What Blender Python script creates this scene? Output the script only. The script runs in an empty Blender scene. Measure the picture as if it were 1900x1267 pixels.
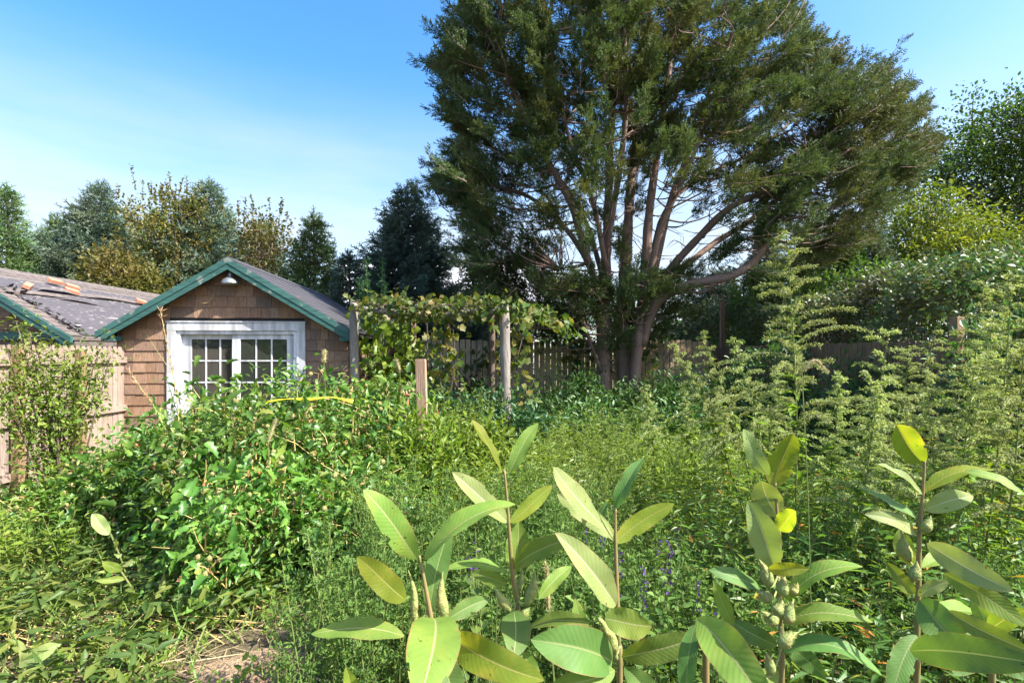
import bpy, math
import numpy as np
from mathutils import Vector, Matrix

SC = bpy.context.scene
COL = SC.collection
R = math.radians

# ------------------------------------------------------------------ camera
EYE, FPX = 1.70, 950.0           # eye height, focal length in photo pixels (photo 1900 wide)
cam_d = bpy.data.cameras.new('camera')
cam_d.sensor_width = 36.0
cam_d.lens = 18.0
cam_d.shift_y = 21.5 / 1900.0
cam_d.clip_start = 0.05
cam_d.clip_end = 2000.0
cam = bpy.data.objects.new('camera', cam_d)
COL.objects.link(cam)
cam.location = (0, 0, EYE)
cam.rotation_euler = (R(90), 0, 0)
SC.camera = cam

# ------------------------------------------------------------------ light
SUN_AZ, SUN_EL = 112.0, 46.0     # azimuth clockwise from +Y
world = bpy.data.worlds.new('World')
SC.world = world
world.use_nodes = True
wt = world.node_tree
wn, wl = wt.nodes, wt.links
bg = wn['Background']
sky = wn.new('ShaderNodeTexSky')
sky.sky_type = 'NISHITA'
sky.sun_disc = False
sky.sun_elevation = R(SUN_EL)
sky.sun_rotation = R(SUN_AZ)
sky.air_density = 1.0
sky.dust_density = 2.2
sky.ozone_density = 2.0
bg.inputs[1].default_value = 0.15
# thin cirrus low over the trees
tc = wn.new('ShaderNodeTexCoord')
mp = wn.new('ShaderNodeMapping'); mp.inputs['Scale'].default_value = (1.3, 1.3, 7.0)
nz = wn.new('ShaderNodeTexNoise'); nz.inputs['Scale'].default_value = 1.7; nz.inputs['Detail'].default_value = 6; nz.inputs['Roughness'].default_value = .55
cr = wn.new('ShaderNodeValToRGB'); cr.color_ramp.elements[0].position = .36; cr.color_ramp.elements[1].position = .76
sx = wn.new('ShaderNodeSeparateXYZ')
mz = wn.new('ShaderNodeMapRange'); mz.inputs[1].default_value = .20; mz.inputs[2].default_value = .48; mz.interpolation_type = 'SMOOTHSTEP'; mz.inputs[3].default_value = 1.0; mz.inputs[4].default_value = 0.0
mul = wn.new('ShaderNodeMath'); mul.operation = 'MULTIPLY'
mul2 = wn.new('ShaderNodeMath'); mul2.operation = 'MULTIPLY'; mul2.inputs[1].default_value = 1.0
mix = wn.new('ShaderNodeMixRGB'); mix.inputs[2].default_value = (2.3, 2.45, 2.6, 1)
wl.new(tc.outputs['Generated'], mp.inputs[0]); wl.new(mp.outputs[0], nz.inputs[0]); wl.new(nz.outputs[0], cr.inputs[0])
wl.new(tc.outputs['Generated'], sx.inputs[0]); wl.new(sx.outputs[2], mz.inputs[0])
veil = wn.new('ShaderNodeMapRange'); veil.inputs[3].default_value = .42; veil.inputs[4].default_value = 1.0
wl.new(cr.outputs[0], veil.inputs[0]); wl.new(veil.outputs[0], mul.inputs[0]); wl.new(mz.outputs[0], mul.inputs[1]); wl.new(mul.outputs[0], mul2.inputs[0])
wl.new(mul2.outputs[0], mix.inputs[0]); hs = wn.new('ShaderNodeHueSaturation'); hs.inputs['Saturation'].default_value = 1.36; hs.inputs['Value'].default_value = .95
wl.new(sky.outputs[0], hs.inputs['Color']); wl.new(hs.outputs[0], mix.inputs[1]); wl.new(mix.outputs[0], bg.inputs[0])

sun_d = bpy.data.lights.new('sun', 'SUN')
sun_d.energy = 4.6
sun_d.angle = R(0.5)
sun_d.color = (1.0, 0.95, 0.86)
sun = bpy.data.objects.new('sun', sun_d)
COL.objects.link(sun)
sdir = Vector((math.sin(R(SUN_AZ)) * math.cos(R(SUN_EL)), math.cos(R(SUN_AZ)) * math.cos(R(SUN_EL)), math.sin(R(SUN_EL))))
sun.rotation_euler = sdir.to_track_quat('Z', 'Y').to_euler()
sun.location = (20, -5, 20)

SC.view_settings.view_transform = 'Standard'
SC.view_settings.look = 'None'
SC.view_settings.exposure = 1.55
SC.view_settings.gamma = 1.0
SC.cycles.max_bounces = 6
SC.cycles.diffuse_bounces = 3
SC.cycles.glossy_bounces = 3
SC.cycles.transmission_bounces = 4
SC.cycles.transparent_max_bounces = 4
SC.cycles.sample_clamp_indirect = 6.0


def P(px, py, d):
    """World point d metres in front of the camera that the photo shows at pixel px, py."""
    return np.array([(px - 950) / FPX * d, d, EYE + (655 - py) / FPX * d])


# ------------------------------------------------------------------ mesh helpers
def nrm(v):
    v = np.asarray(v, float)
    return v / np.maximum(np.linalg.norm(v, axis=-1, keepdims=True), 1e-9)


class Acc:
    def __init__(s):
        s.v, s.q, s.n, s.uv = [], [], 0, []

    def add(s, V, Q, uv=None):
        V = np.asarray(V, np.float32).reshape(-1, 3)
        Q = np.asarray(Q, np.int64).reshape(-1, 4)
        s.v.append(V); s.q.append(Q + s.n); s.n += len(V)
        if uv is not None: s.uv.append(np.asarray(uv, np.float32))
        return s


def mk(name, acc, mat, parent=None, local=False, origin=None, smooth=False):
    V = np.concatenate(acc.v); Q = np.concatenate(acc.q)
    if parent is not None and not local:
        k = parent
        while k is not None:
            V = V - np.array(k.location, np.float32); k = k.parent
    if origin is not None:
        V = V - np.array(origin, np.float32)
    m = bpy.data.meshes.new(name)
    m.vertices.add(len(V)); m.vertices.foreach_set('co', V.astype(np.float32).ravel())
    m.loops.add(len(Q) * 4); m.loops.foreach_set('vertex_index', Q.astype(np.int32).ravel())
    m.polygons.add(len(Q)); m.polygons.foreach_set('loop_start', np.arange(0, len(Q) * 4, 4, dtype=np.int32))
    sm = smooth or name in ('foliage', 'crown', 'grass', 'flattened_weeds')
    m.polygons.foreach_set('use_smooth', np.full(len(Q), sm))
    if acc.uv:
        U = np.concatenate(acc.uv)
        l = m.uv_layers.new(name='UVMap')
        l.data.foreach_set('uv', U[Q.ravel()].astype(np.float32).ravel())
    m.update(calc_edges=True)
    m.materials.append(mat)
    o = bpy.data.objects.new(name, m)
    COL.objects.link(o)
    if parent is not None: o.parent = parent
    if origin is not None: o.location = origin
    return o


def tag(o, label, cat, group=None):
    o['label'] = label; o['category'] = cat
    if group: o['group'] = group
    return o


def thing(name, loc, label, cat, group=None, rz=0.0):
    o = bpy.data.objects.new(name, None)
    o.empty_display_size = .2
    COL.objects.link(o)
    o.location = tuple(float(c) for c in loc); o.rotation_euler = (0, 0, rz)
    return tag(o, label, cat, group)


def stuff(o): o['kind'] = 'stuff'; return o
def struct(o): o['kind'] = 'structure'; return o


BOXQ = [(0, 3, 2, 1), (4, 5, 6, 7), (0, 1, 5, 4), (1, 2, 6, 5), (2, 3, 7, 6), (3, 0, 4, 7)]


def box(a, c, s, rot=None):
    x, y, z = np.array(s) / 2.0
    V = np.array([(-x, -y, -z), (x, -y, -z), (x, y, -z), (-x, y, -z), (-x, -y, z), (x, -y, z), (x, y, z), (-x, y, z)])
    if rot is not None: V = V @ np.array(rot).T
    return a.add(V + np.array(c), BOXQ)


def box2(a, lo, hi):
    lo, hi = np.array(lo, float), np.array(hi, float)
    return box(a, (lo + hi) / 2, hi - lo)


def hexa(a, V8): return a.add(np.array(V8, float), BOXQ)


def tube(a, pts, rad, sides=6, cap=True):
    pts = np.asarray(pts, float); n = len(pts)
    rad = np.broadcast_to(np.asarray(rad, float), (n,))
    t = nrm(np.gradient(pts, axis=0))
    ref = np.array([0, 0, 1.0]) if abs(t[:, 2]).mean() < .8 else np.array([1.0, 0, 0])
    u = nrm(np.cross(t, ref)); w = np.cross(t, u)
    th = np.arange(sides) / sides * 2 * np.pi
    V = pts[:, None] + rad[:, None, None] * (np.cos(th)[None, :, None] * u[:, None] + np.sin(th)[None, :, None] * w[:, None])
    V = V.reshape(-1, 3); Q = []
    for i in range(n - 1):
        for k in range(sides):
            k2 = (k + 1) % sides
            Q.append((i * sides + k, i * sides + k2, (i + 1) * sides + k2, (i + 1) * sides + k))
    if cap and sides % 2 == 0:
        for b in (0, (n - 1) * sides):
            for k in range(1, sides - 2, 2):
                q = (b, b + k, b + k + 1, b + k + 2)
                Q.append(q if b else q[::-1])
    return a.add(V, Q)


def smoothpath(pts, rad=None, per=4):
    """Catmull-Rom through points."""
    p = np.asarray(pts, float)
    q = np.vstack([2 * p[0] - p[1], p, 2 * p[-1] - p[-2]])
    out = []
    for i in range(1, len(q) - 2):
        for k in range(per):
            t = k / per
            out.append(.5 * (2 * q[i] + (q[i + 1] - q[i - 1]) * t + (2 * q[i - 1] - 5 * q[i] + 4 * q[i + 1] - q[i + 2]) * t * t
                             + (-q[i - 1] + 3 * q[i] - 3 * q[i + 1] + q[i + 2]) * t ** 3))
    out.append(p[-1])
    return np.array(out)


def lathe(a, base, tip, prof, sides=10, bend=None):
    """Turned shape from base to tip; prof = [(t, radius)]."""
    base, tip = np.array(base, float), np.array(tip, float)
    t = np.array([q[0] for q in prof]); r = [q[1] for q in prof]
    pts = base + (tip - base) * t[:, None]
    if bend is not None: pts = pts + np.array(bend) * (4 * t * (1 - t))[:, None]
    return tube(a, pts, r, sides)


# ---- leaf templates: x across, y along, z up; (verts, quads)
def leaf_t(rows, fold=.25, curl=.15):
    V, Q = [], []
    for (y, w, *o) in rows:
        yo = o[0] if o else y
        V += [(-w, yo, fold * w - curl * y * y), (0, y, -curl * y * y), (w, yo, fold * w - curl * y * y)]
    for i in range(len(rows) - 1):
        b = i * 3
        Q += [(b, b + 1, b + 4, b + 3), (b + 1, b + 2, b + 5, b + 4)]
    return np.array(V, float), np.array(Q)


T_DIA = (np.array([(0, 0, 0), (.5, .45, .08), (0, 1, -.05), (-.5, .45, .08)], float), np.array([(0, 1, 2, 3)]))
T_LEAF = leaf_t([(0, .04), (.35, .5), (.7, .36), (1, .01)])
T_LANCE = leaf_t([(0, .05), (.3, .5), (.68, .32), (1, .01)], fold=.3, curl=.25)
T_JAG = leaf_t([(0, .03), (.08, .3, .02), (.26, .58, .24), (.36, .36, .40), (.52, .52, .56), (.62, .28, .68), (.76, .3, .82), (.85, .12, .88), (1, .01)], fold=.3, curl=.35)
T_GRAPE = leaf_t([(0, .05), (.03, .36, -.12), (.2, .56, .16), (.36, .42, .4), (.52, .55, .62), (.7, .28, .78), (.82, .18, .86), (1, .01)], fold=.18, curl=.2)
T_ROUND = leaf_t([(0, .05), (.2, .4), (.55, .52), (.85, .3), (1, .02)], fold=.15, curl=.1)
T_BLADE = leaf_t([(0, .5), (.35, .45), (.7, .3), (1, .02)], fold=.3, curl=.45)


def frames(dirs, ups):
    y = nrm(dirs); x = nrm(np.cross(y, ups)); z = np.cross(x, y)
    return x, y, z


def place(T, org, dirs, ups, L, W):
    tv, tq = T
    org = np.asarray(org, float).reshape(-1, 3); n = len(org)
    dirs = np.broadcast_to(dirs, (n, 3)); ups = np.broadcast_to(ups, (n, 3))
    L = np.broadcast_to(L, (n,)); W = np.broadcast_to(W, (n,))
    x, y, z = frames(dirs, ups)
    V = (org[:, None] + tv[None, :, 0:1] * (W[:, None, None] * x[:, None]) + tv[None, :, 1:2] * (L[:, None, None] * y[:, None])
         + tv[None, :, 2:3] * ((np.minimum(L, W * 2)[:, None, None]) * z[:, None]))
    Q = tq[None] + (np.arange(n) * len(tv))[:, None, None]
    return V.reshape(-1, 3), Q.reshape(-1, 4)


def compose(T, items):
    a = Acc()
    for o, d, u, L, W in items: a.add(*place(T, [o], d, u, L, W))
    return np.concatenate(a.v).astype(float), np.concatenate(a.q)


def unit(rng, n): return nrm(rng.normal(size=(n, 3)))


_r = np.random.default_rng(5)
# flat feathery cedar spray, unit length
T_SPRAY = compose(T_DIA, [((0, .05 + .16 * i, 0), ((-1) ** i * .62, .9, _r.normal() * .5), (_r.normal() * .4, 0, 1), .5 - .04 * i, .115) for i in range(6)] + [((0, .45, 0), (0, 1, .1), (.3, 0, 1), .6, .10)])
# spruce twig: bottle brush of needles
T_TWIG = compose(T_DIA, [((0, .1 + .11 * i, 0), (math.cos(i * 2.4) * .75, 1, math.sin(i * 2.4) * .75), (math.sin(i * 2.4), 0, -math.cos(i * 2.4)), .34, .075) for i in range(7)] + [((0, 0, 0), (0, 1, 0), (0, 0, 1), 1.0, .09), ((0, 0, 0), (0, 1, 0), (1, 0, 0), 1.0, .09)])

# ------------------------------------------------------------------ materials
def nodes_of(name):
    m = bpy.data.materials.new(name); m.use_nodes = True
    t = m.node_tree
    return m, t, t.nodes, t.links, t.nodes['Principled BSDF']


def rgb(c): return (c[0], c[1], c[2], 1.0)


def ramp(n, cols, pos=None):
    r = n.new('ShaderNodeValToRGB'); e = r.color_ramp.elements
    pos = pos or [i / max(1, len(cols) - 1) for i in range(len(cols))]
    e[0].position, e[0].color = pos[0], rgb(cols[0])
    e[1].position, e[1].color = pos[-1], rgb(cols[-1])
    for p, c in zip(pos[1:-1], cols[1:-1]):
        k = e.new(p); k.color = rgb(c)
    return r


def leafmat(name, cols, patch=None, trans=.35, rough=.5, spec=.35, tint=(1.25, 1.3, .55), scale=1.3, pos=None):
    """Leaves: colour per leaf, larger patches of a second colour, light shining through."""
    m, t, n, l, b = nodes_of(name)
    g = n.new('ShaderNodeNewGeometry')
    r = ramp(n, cols, pos); l.new(g.outputs['Random Per Island'], r.inputs[0])
    col = r.outputs[0]
    if patch:
        tcn = n.new('ShaderNodeTexCoord')
        nz = n.new('ShaderNodeTexNoise'); nz.inputs['Scale'].default_value = scale; nz.inputs['Detail'].default_value = 3
        l.new(tcn.outputs['Object'], nz.inputs[0])
        rr = ramp(n, [(0, 0, 0), (1, 1, 1)], [.46, .62]); l.new(nz.outputs[0], rr.inputs[0])
        mm = n.new('ShaderNodeMixRGB'); mm.inputs[2].default_value = rgb(patch)
        sc = n.new('ShaderNodeMath'); sc.operation = 'MULTIPLY'; sc.inputs[1].default_value = .75
        l.new(rr.outputs[0], sc.inputs[0]); l.new(sc.outputs[0], mm.inputs[0]); l.new(col, mm.inputs[1]); col = mm.outputs[0]
    oi = n.new('ShaderNodeObjectInfo'); hv = n.new('ShaderNodeHueSaturation')
    for lo, hi, sock in ((.488, .508, 'Hue'), (.8, 1.22, 'Value')):
        mr = n.new('ShaderNodeMapRange'); mr.inputs[3].default_value = lo; mr.inputs[4].default_value = hi
        l.new(oi.outputs['Random'], mr.inputs[0]); l.new(mr.outputs[0], hv.inputs[sock])
    l.new(col, hv.inputs['Color']); col = hv.outputs[0]
    l.new(col, b.inputs['Base Color'])
    b.inputs['Roughness'].default_value = rough
    b.inputs['Specular IOR Level'].default_value = spec
    tr = n.new('ShaderNodeBsdfTranslucent')
    tm = n.new('ShaderNodeMixRGB'); tm.blend_type = 'MULTIPLY'; tm.inputs[0].default_value = 1; tm.inputs[2].default_value = rgb(tint)
    l.new(col, tm.inputs[1]); l.new(tm.outputs[0], tr.inputs[0])
    ms = n.new('ShaderNodeMixShader'); ms.inputs[0].default_value = trans
    l.new(b.outputs[0], ms.inputs[1]); l.new(tr.outputs[0], ms.inputs[2]); l.new(ms.outputs[0], n['Material Output'].inputs[0])
    return m


def woodmat(name, cols, axis=2, grain=18, rough=.8, bump=.25, stain=None, spec=.25, spos=(.5, .7), ssc=2.2):
    """Weathered wood: colour per board, stretched grain, stains."""
    m, t, n, l, b = nodes_of(name)
    g = n.new('ShaderNodeNewGeometry'); tcn = n.new('ShaderNodeTexCoord')
    r = ramp(n, cols); l.new(g.outputs['Random Per Island'], r.inputs[0])
    mpn = n.new('ShaderNodeMapping'); s = [grain] * 3; s[axis] = grain / 14
    mpn.inputs['Scale'].default_value = s; l.new(tcn.outputs['Object'], mpn.inputs[0])
    nz = n.new('ShaderNodeTexNoise'); nz.inputs['Scale'].default_value = 3; nz.inputs['Detail'].default_value = 5; nz.inputs['Roughness'].default_value = .65
    l.new(mpn.outputs[0], nz.inputs[0])
    gr = ramp(n, [(.55, .55, .55), (1.15, 1.15, 1.15)], [.32, .68]); l.new(nz.outputs[0], gr.inputs[0])
    mm = n.new('ShaderNodeMixRGB'); mm.blend_type = 'MULTIPLY'; mm.inputs[0].default_value = 1
    l.new(r.outputs[0], mm.inputs[1]); l.new(gr.outputs[0], mm.inputs[2]); col = mm.outputs[0]
    if stain:
        n2 = n.new('ShaderNodeTexNoise'); n2.inputs['Scale'].default_value = ssc; n2.inputs['Detail'].default_value = 6
        l.new(tcn.outputs['Object'], n2.inputs[0])
        r2 = ramp(n, [(0, 0, 0), (.7, .7, .7)], list(spos)); l.new(n2.outputs[0], r2.inputs[0])
        m2 = n.new('ShaderNodeMixRGB'); m2.inputs[2].default_value = rgb(stain)
        l.new(r2.outputs[0], m2.inputs[0]); l.new(col, m2.inputs[1]); col = m2.outputs[0]
    l.new(col, b.inputs['Base Color'])
    b.inputs['Roughness'].default_value = rough; b.inputs['Specular IOR Level'].default_value = spec
    bp = n.new('ShaderNodeBump'); bp.inputs['Strength'].default_value = bump; bp.inputs['Distance'].default_value = .01
    l.new(nz.outputs[0], bp.inputs['Height']); l.new(bp.outputs[0], b.inputs['Normal'])
    return m


def plainmat(name, c, c2=None, scale=6, rough=.6, metal=0, spec=.4, bump=.1, detail=5):
    m, t, n, l, b = nodes_of(name)
    tcn = n.new('ShaderNodeTexCoord')
    nz = n.new('ShaderNodeTexNoise'); nz.inputs['Scale'].default_value = scale; nz.inputs['Detail'].default_value = detail
    l.new(tcn.outputs['Object'], nz.inputs[0])
    r = ramp(n, [c, c2 or tuple(x * .8 for x in c)], [.4, .68]); l.new(nz.outputs[0], r.inputs[0])
    l.new(r.outputs[0], b.inputs['Base Color'])
    b.inputs['Roughness'].default_value = rough; b.inputs['Metallic'].default_value = metal; b.inputs['Specular IOR Level'].default_value = spec
    if bump:
        bp = n.new('ShaderNodeBump'); bp.inputs['Strength'].default_value = bump; bp.inputs['Distance'].default_value = .01
        l.new(nz.outputs[0], bp.inputs['Height']); l.new(bp.outputs[0], b.inputs['Normal'])
    return m


M = {}
M['shingle'] = woodmat('cedar_shingle', [(.21, .12, .075), (.29, .175, .11), (.34, .215, .14), (.25, .16, .115), (.17, .12, .095), (.31, .175, .095)], grain=30, stain=(.16, .11, .09))
M['roof'] = plainmat('asphalt_shingle', (.085, .078, .082), (.05, .047, .05), 60, .55, spec=.5, bump=.5)
M['roofold'] = plainmat('old_roof_shingle', (.15, .125, .115), (.09, .077, .07), 14, .85, bump=.4)
M['teal'] = woodmat('teal_paint', [(.04, .115, .10), (.055, .14, .125)], axis=0, grain=9, rough=.5, bump=.15, stain=(.24, .25, .22), spos=(.60, .66), ssc=7)
M['white'] = woodmat('white_paint', [(.56, .57, .60), (.60, .60, .62)], grain=3, rough=.45, bump=.05, stain=(.33, .32, .28), spos=(.55, .78), ssc=3.5)
M['galv'] = plainmat('galvanised_metal', (.36, .38, .37), (.27, .29, .29), 20, .38, metal=.7)
M['dark'] = plainmat('dark_interior', (.03, .028, .026), (.02, .02, .02), 3, .9)
M['leftfence'] = woodmat('bleached_fence_board', [(.31, .235, .185), (.37, .29, .235), (.27, .21, .17), (.33, .265, .225)], grain=22, stain=(.36, .27, .22))
M['backfence'] = woodmat('weathered_picket', [(.60, .43, .25), (.66, .48, .29), (.52, .38, .23)], grain=22, stain=(.2, .16, .12))
M['rightfence'] = woodmat('dark_shaded_picket', [(.20, .125, .08), (.25, .16, .10), (.17, .11, .075)], grain=22, stain=(.13, .09, .06))  # dark brown wood with the shade of its sunless side put into the colour
M['stake'] = woodmat('rough_stake', [(.48, .31, .21), (.48, .31, .21)], grain=34, bump=.5, stain=(.30, .19, .13))
M['post'] = woodmat('brown_post', [(.27, .18, .10), (.27, .18, .10)], grain=24)
M['log'] = woodmat('grey_log', [(.31, .275, .24), (.27, .24, .21), (.35, .31, .28)], grain=30, bump=1.0, stain=(.20, .16, .13))
M['bark'] = woodmat('red_cedar_bark', [(.25, .165, .125), (.30, .20, .155), (.22, .15, .12)], grain=26, bump=.9, stain=(.24, .17, .14))
M['twigbark'] = woodmat('twig_bark', [(.13, .09, .07), (.17, .125, .10)], grain=20)
M['greybark'] = woodmat('grey_bark', [(.14, .115, .10), (.18, .15, .13)], grain=14, bump=.6)
M['drytwig'] = woodmat('dry_twig', [(.42, .31, .22), (.5, .38, .27)], grain=30)
M['brick'] = plainmat('red_brick', (.55, .23, .14), (.44, .19, .12), 18, .85, bump=.4)
M['paleroof'] = plainmat('pale_metal_roof', (.62, .62, .68), (.55, .55, .60), 2, .45)
M['palewall'] = plainmat('pale_wall', (.70, .69, .67), (.62, .61, .6), 2, .7)
M['wire'] = plainmat('black_wire', (.03, .03, .03), None, 3, .6)
M['tape'] = plainmat('yellow_tape', (.85, .68, .03), (.78, .62, .03), 6, .45)

# foliage
M['cedar'] = leafmat('cedar_foliage', [(.051, .096, .043), (.080, .142, .051), (.124, .175, .057), (.066, .117, .053)], patch=(.115, .120, .038), trans=.30, rough=.6, spec=.25, scale=.9, tint=(1.2, 1.15, .6))
M['spruce'] = leafmat('blue_spruce_needles', [(.112, .180, .143), (.158, .240, .188), (.195, .270, .203), (.090, .150, .120)], patch=(.14, .18, .10), trans=.15, rough=.6, spec=.25, scale=.8)
M['greenspruce'] = leafmat('green_spruce_needles', [(.075, .150, .060), (.112, .195, .075), (.150, .225, .090)], patch=(.13, .16, .06), trans=.18, rough=.6, spec=.25, scale=.8)
M['shadedspruce'] = leafmat('shaded_spruce_needles', [(.055, .092, .077), (.082, .128, .105), (.109, .163, .128)], patch=(.08, .115, .085), trans=.12, rough=.6, spec=.25, scale=.7)  # darker needle copy: backlight and deep shade are put into the colour
M['olive'] = leafmat('olive_brown_leaves', [(.10, .125, .03), (.14, .145, .035), (.18, .15, .045), (.08, .11, .03)], patch=(.19, .14, .045), trans=.35, scale=1.2)
M['hedge'] = leafmat('glossy_hedge_leaves', [(0.067, 0.138, 0.049), (0.108, 0.199, 0.055), (0.185, 0.169, 0.077), (0.092, 0.154, 0.065)], patch=(.06, .048, .036), trans=.22, rough=.42, spec=.4, scale=.7)
M['privet'] = leafmat('bright_privet_leaves', [(.06, .13, .02), (.09, .17, .03), (.12, .18, .04)], trans=.42, rough=.4)
M['yellowtree'] = leafmat('yellow_green_leaves', [(0.117, 0.182, 0.018), (0.180, 0.228, 0.024), (0.234, 0.251, 0.030), (0.090, 0.160, 0.024)], patch=(.06, .11, .02), trans=.42, rough=.4, scale=.5)
M['decid'] = leafmat('dark_green_leaves', [(.041, .098, .029), (.065, .139, .036), (.098, .179, .045)], patch=(.075, .125, .022), trans=.35, rough=.4, scale=.4)
M['thuja'] = leafmat('thuja_foliage', [(.02, .05, .015), (.03, .075, .02)], patch=(.05, .11, .02), trans=.2, scale=1.2)
M['under'] = leafmat('dark_shrub_leaves', [(0.051, 0.125, 0.036), (0.081, 0.165, 0.044), (0.120, 0.215, 0.054)], patch=(.035, .085, .04), trans=.3, rough=.38, spec=.5, scale=1.5)
M['bluegreen'] = leafmat('blue_green_leaves', [(0.034, 0.099, 0.044), (0.048, 0.121, 0.048), (0.067, 0.143, 0.052)], trans=.3, rough=.45)
M['grape'] = leafmat('grape_leaves', [(.06, .12, .025), (.09, .15, .03), (.15, .17, .04), (.24, .19, .05), (.06, .12, .025)], patch=(.06, .12, .02), trans=.42, rough=.5, scale=1.5)
M['datura'] = leafmat('jagged_weed_leaves', [(.07, .17, .03), (.10, .22, .04), (.15, .28, .045), (.20, .32, .06), (.32, .36, .07), (.34, .26, .11)], patch=(.07, .18, .03), trans=.42, rough=.38, spec=.5, scale=2.2, pos=[0, .3, .65, .9, .97, 1])
M['leafy'] = leafmat('leafy_weed_leaves', [(0.102, 0.192, 0.026), (0.161, 0.264, 0.030), (0.234, 0.324, 0.039), (0.132, 0.216, 0.030)], patch=(.17, .24, .05), trans=.42, rough=.42, scale=1.5)
M['leafyR'] = leafmat('smartweed_leaves', [(.06, .14, .03), (.10, .19, .04), (.14, .24, .045), (.12, .2, .04), (.5, .30, .04), (.5, .16, .06)], pos=[0, .35, .75, .94, .96, 1], trans=.45, rough=.4)
M['ferny'] = leafmat('ferny_weed_leaves', [(0.169, 0.273, 0.067), (0.249, 0.347, 0.088), (0.338, 0.420, 0.111)], patch=(.17, .21, .08), trans=.35, rough=.6, spec=.2, scale=1.1)
M['fernydark'] = leafmat('fine_dark_leaves', [(0.066, 0.144, 0.030), (0.102, 0.180, 0.039), (0.146, 0.228, 0.043)], trans=.35, rough=.55, spec=.25)
M['mugwort'] = leafmat('mugwort_plumes', [(.24, .30, .11), (.33, .38, .16), (.42, .45, .22), (.21, .28, .10)], trans=.4, rough=.65, spec=.15)
M['grass'] = leafmat('grass_blades', [(.125, .237, .050), (.175, .288, .062), (.275, .338, .100), (.425, .375, .175)], pos=[0, .5, .85, 1], trans=.35, rough=.5)
M['straw'] = leafmat('dry_straw', [(.42, .33, .18), (.34, .25, .13), (.50, .40, .24), (.25, .17, .10)], trans=.2, rough=.7, tint=(1.1, 1, .8))
M['lying'] = leafmat('flattened_weed_leaves', [(0.053, 0.116, 0.022), (0.082, 0.150, 0.030), (0.117, 0.187, 0.037), (0.187, 0.224, 0.044)], trans=.35, rough=.45)
M['sumac'] = leafmat('small_shrub_leaves', [(0.105, 0.196, 0.036), (0.165, 0.252, 0.042), (0.225, 0.308, 0.048)], patch=(.2, .2, .05), trans=.4)
M['purple'] = leafmat('purple_petals', [(.09, .02, .18), (.13, .04, .25), (.06, .015, .13)], trans=.3, tint=(1, .8, 1.2))
M['foxtail'] = leafmat('foxtail_bristles', [(.45, .40, .20), (.52, .46, .26), (.40, .38, .16)], trans=.4, rough=.7, tint=(1.1, 1.05, .7))
M['pinkgrass'] = leafmat('seed_heads', [(.45, .28, .17), (.5, .34, .2)], trans=.35, rough=.7, tint=(1.1, 1, .8))
M['greenstem'] = plainmat('green_stem', (.14, .19, .05), (.19, .20, .07), 10, .5)
M['redstem'] = plainmat('reddish_stem', (.24, .17, .07), (.17, .17, .06), 14, .5)
M['tanstem'] = plainmat('tan_stem', (.45, .34, .13), (.36, .28, .10), 10, .6)
M['pod'] = plainmat('seed_pod_skin', (.22, .28, .08), (.30, .27, .09), 60, .7, bump=.8)
M['burr'] = plainmat('green_burr', (.20, .22, .07), (.30, .22, .10), 20, .7)
M['orange'] = leafmat('withered_orange_leaf', [(.55, .24, .12), (.45, .17, .09)], trans=.3, tint=(1.1, .9, .7))

# ------------------------------------------------------------------ ground
def gz(x, y):
    x, y = np.asarray(x, float), np.asarray(y, float)
    near = np.exp(-((x / 14) ** 2 + ((y - 6) / 14) ** 2))
    return near * (.05 * np.sin(x * 1.3 + .7 * np.sin(y)) * np.sin(y * 1.1 + 1) + .025 * np.sin(x * 3.7 + y * 2.1) + .015 * np.sin(y * 5.3 - x * 4.1))


def sheet(xs, ys, dz=0.0, zf=gz):
    X, Y = np.meshgrid(xs, ys); Z = zf(X, Y) + dz
    n, m = X.shape
    V = np.stack([X, Y, Z], -1).reshape(-1, 3)
    i = np.arange(n - 1)[:, None] * m + np.arange(m - 1)[None]
    Q = np.stack([i, i + 1, i + m + 1, i + m], -1).reshape(-1, 4)
    return Acc().add(V, Q)


def soilmat(name, cols, sc=1.2):
    m, t, n, l, b = nodes_of(name)
    tcn = n.new('ShaderNodeTexCoord')
    n1 = n.new('ShaderNodeTexNoise'); n1.inputs['Scale'].default_value = sc; n1.inputs['Detail'].default_value = 8; n1.inputs['Roughness'].default_value = .65
    n2 = n.new('ShaderNodeTexNoise'); n2.inputs['Scale'].default_value = 60; n2.inputs['Detail'].default_value = 4
    l.new(tcn.outputs['Object'], n1.inputs[0]); l.new(tcn.outputs['Object'], n2.inputs[0])
    r = ramp(n, cols, [.3, .45, .58, .72][:len(cols)]); l.new(n1.outputs[0], r.inputs[0])
    r2 = ramp(n, [(.6, .6, .6), (1.15, 1.15, 1.15)], [.35, .65]); l.new(n2.outputs[0], r2.inputs[0])
    mm = n.new('ShaderNodeMixRGB'); mm.blend_type = 'MULTIPLY'; mm.inputs[0].default_value = 1
    l.new(r.outputs[0], mm.inputs[1]); l.new(r2.outputs[0], mm.inputs[2]); l.new(mm.outputs[0], b.inputs['Base Color'])
    b.inputs['Roughness'].default_value = .95; b.inputs['Specular IOR Level'].default_value = .1
    bp = n.new('ShaderNodeBump'); bp.inputs['Strength'].default_value = .7; bp.inputs['Distance'].default_value = .03
    l.new(n2.outputs[0], bp.inputs['Height']); l.new(bp.outputs[0], b.inputs['Normal'])
    return m


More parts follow.
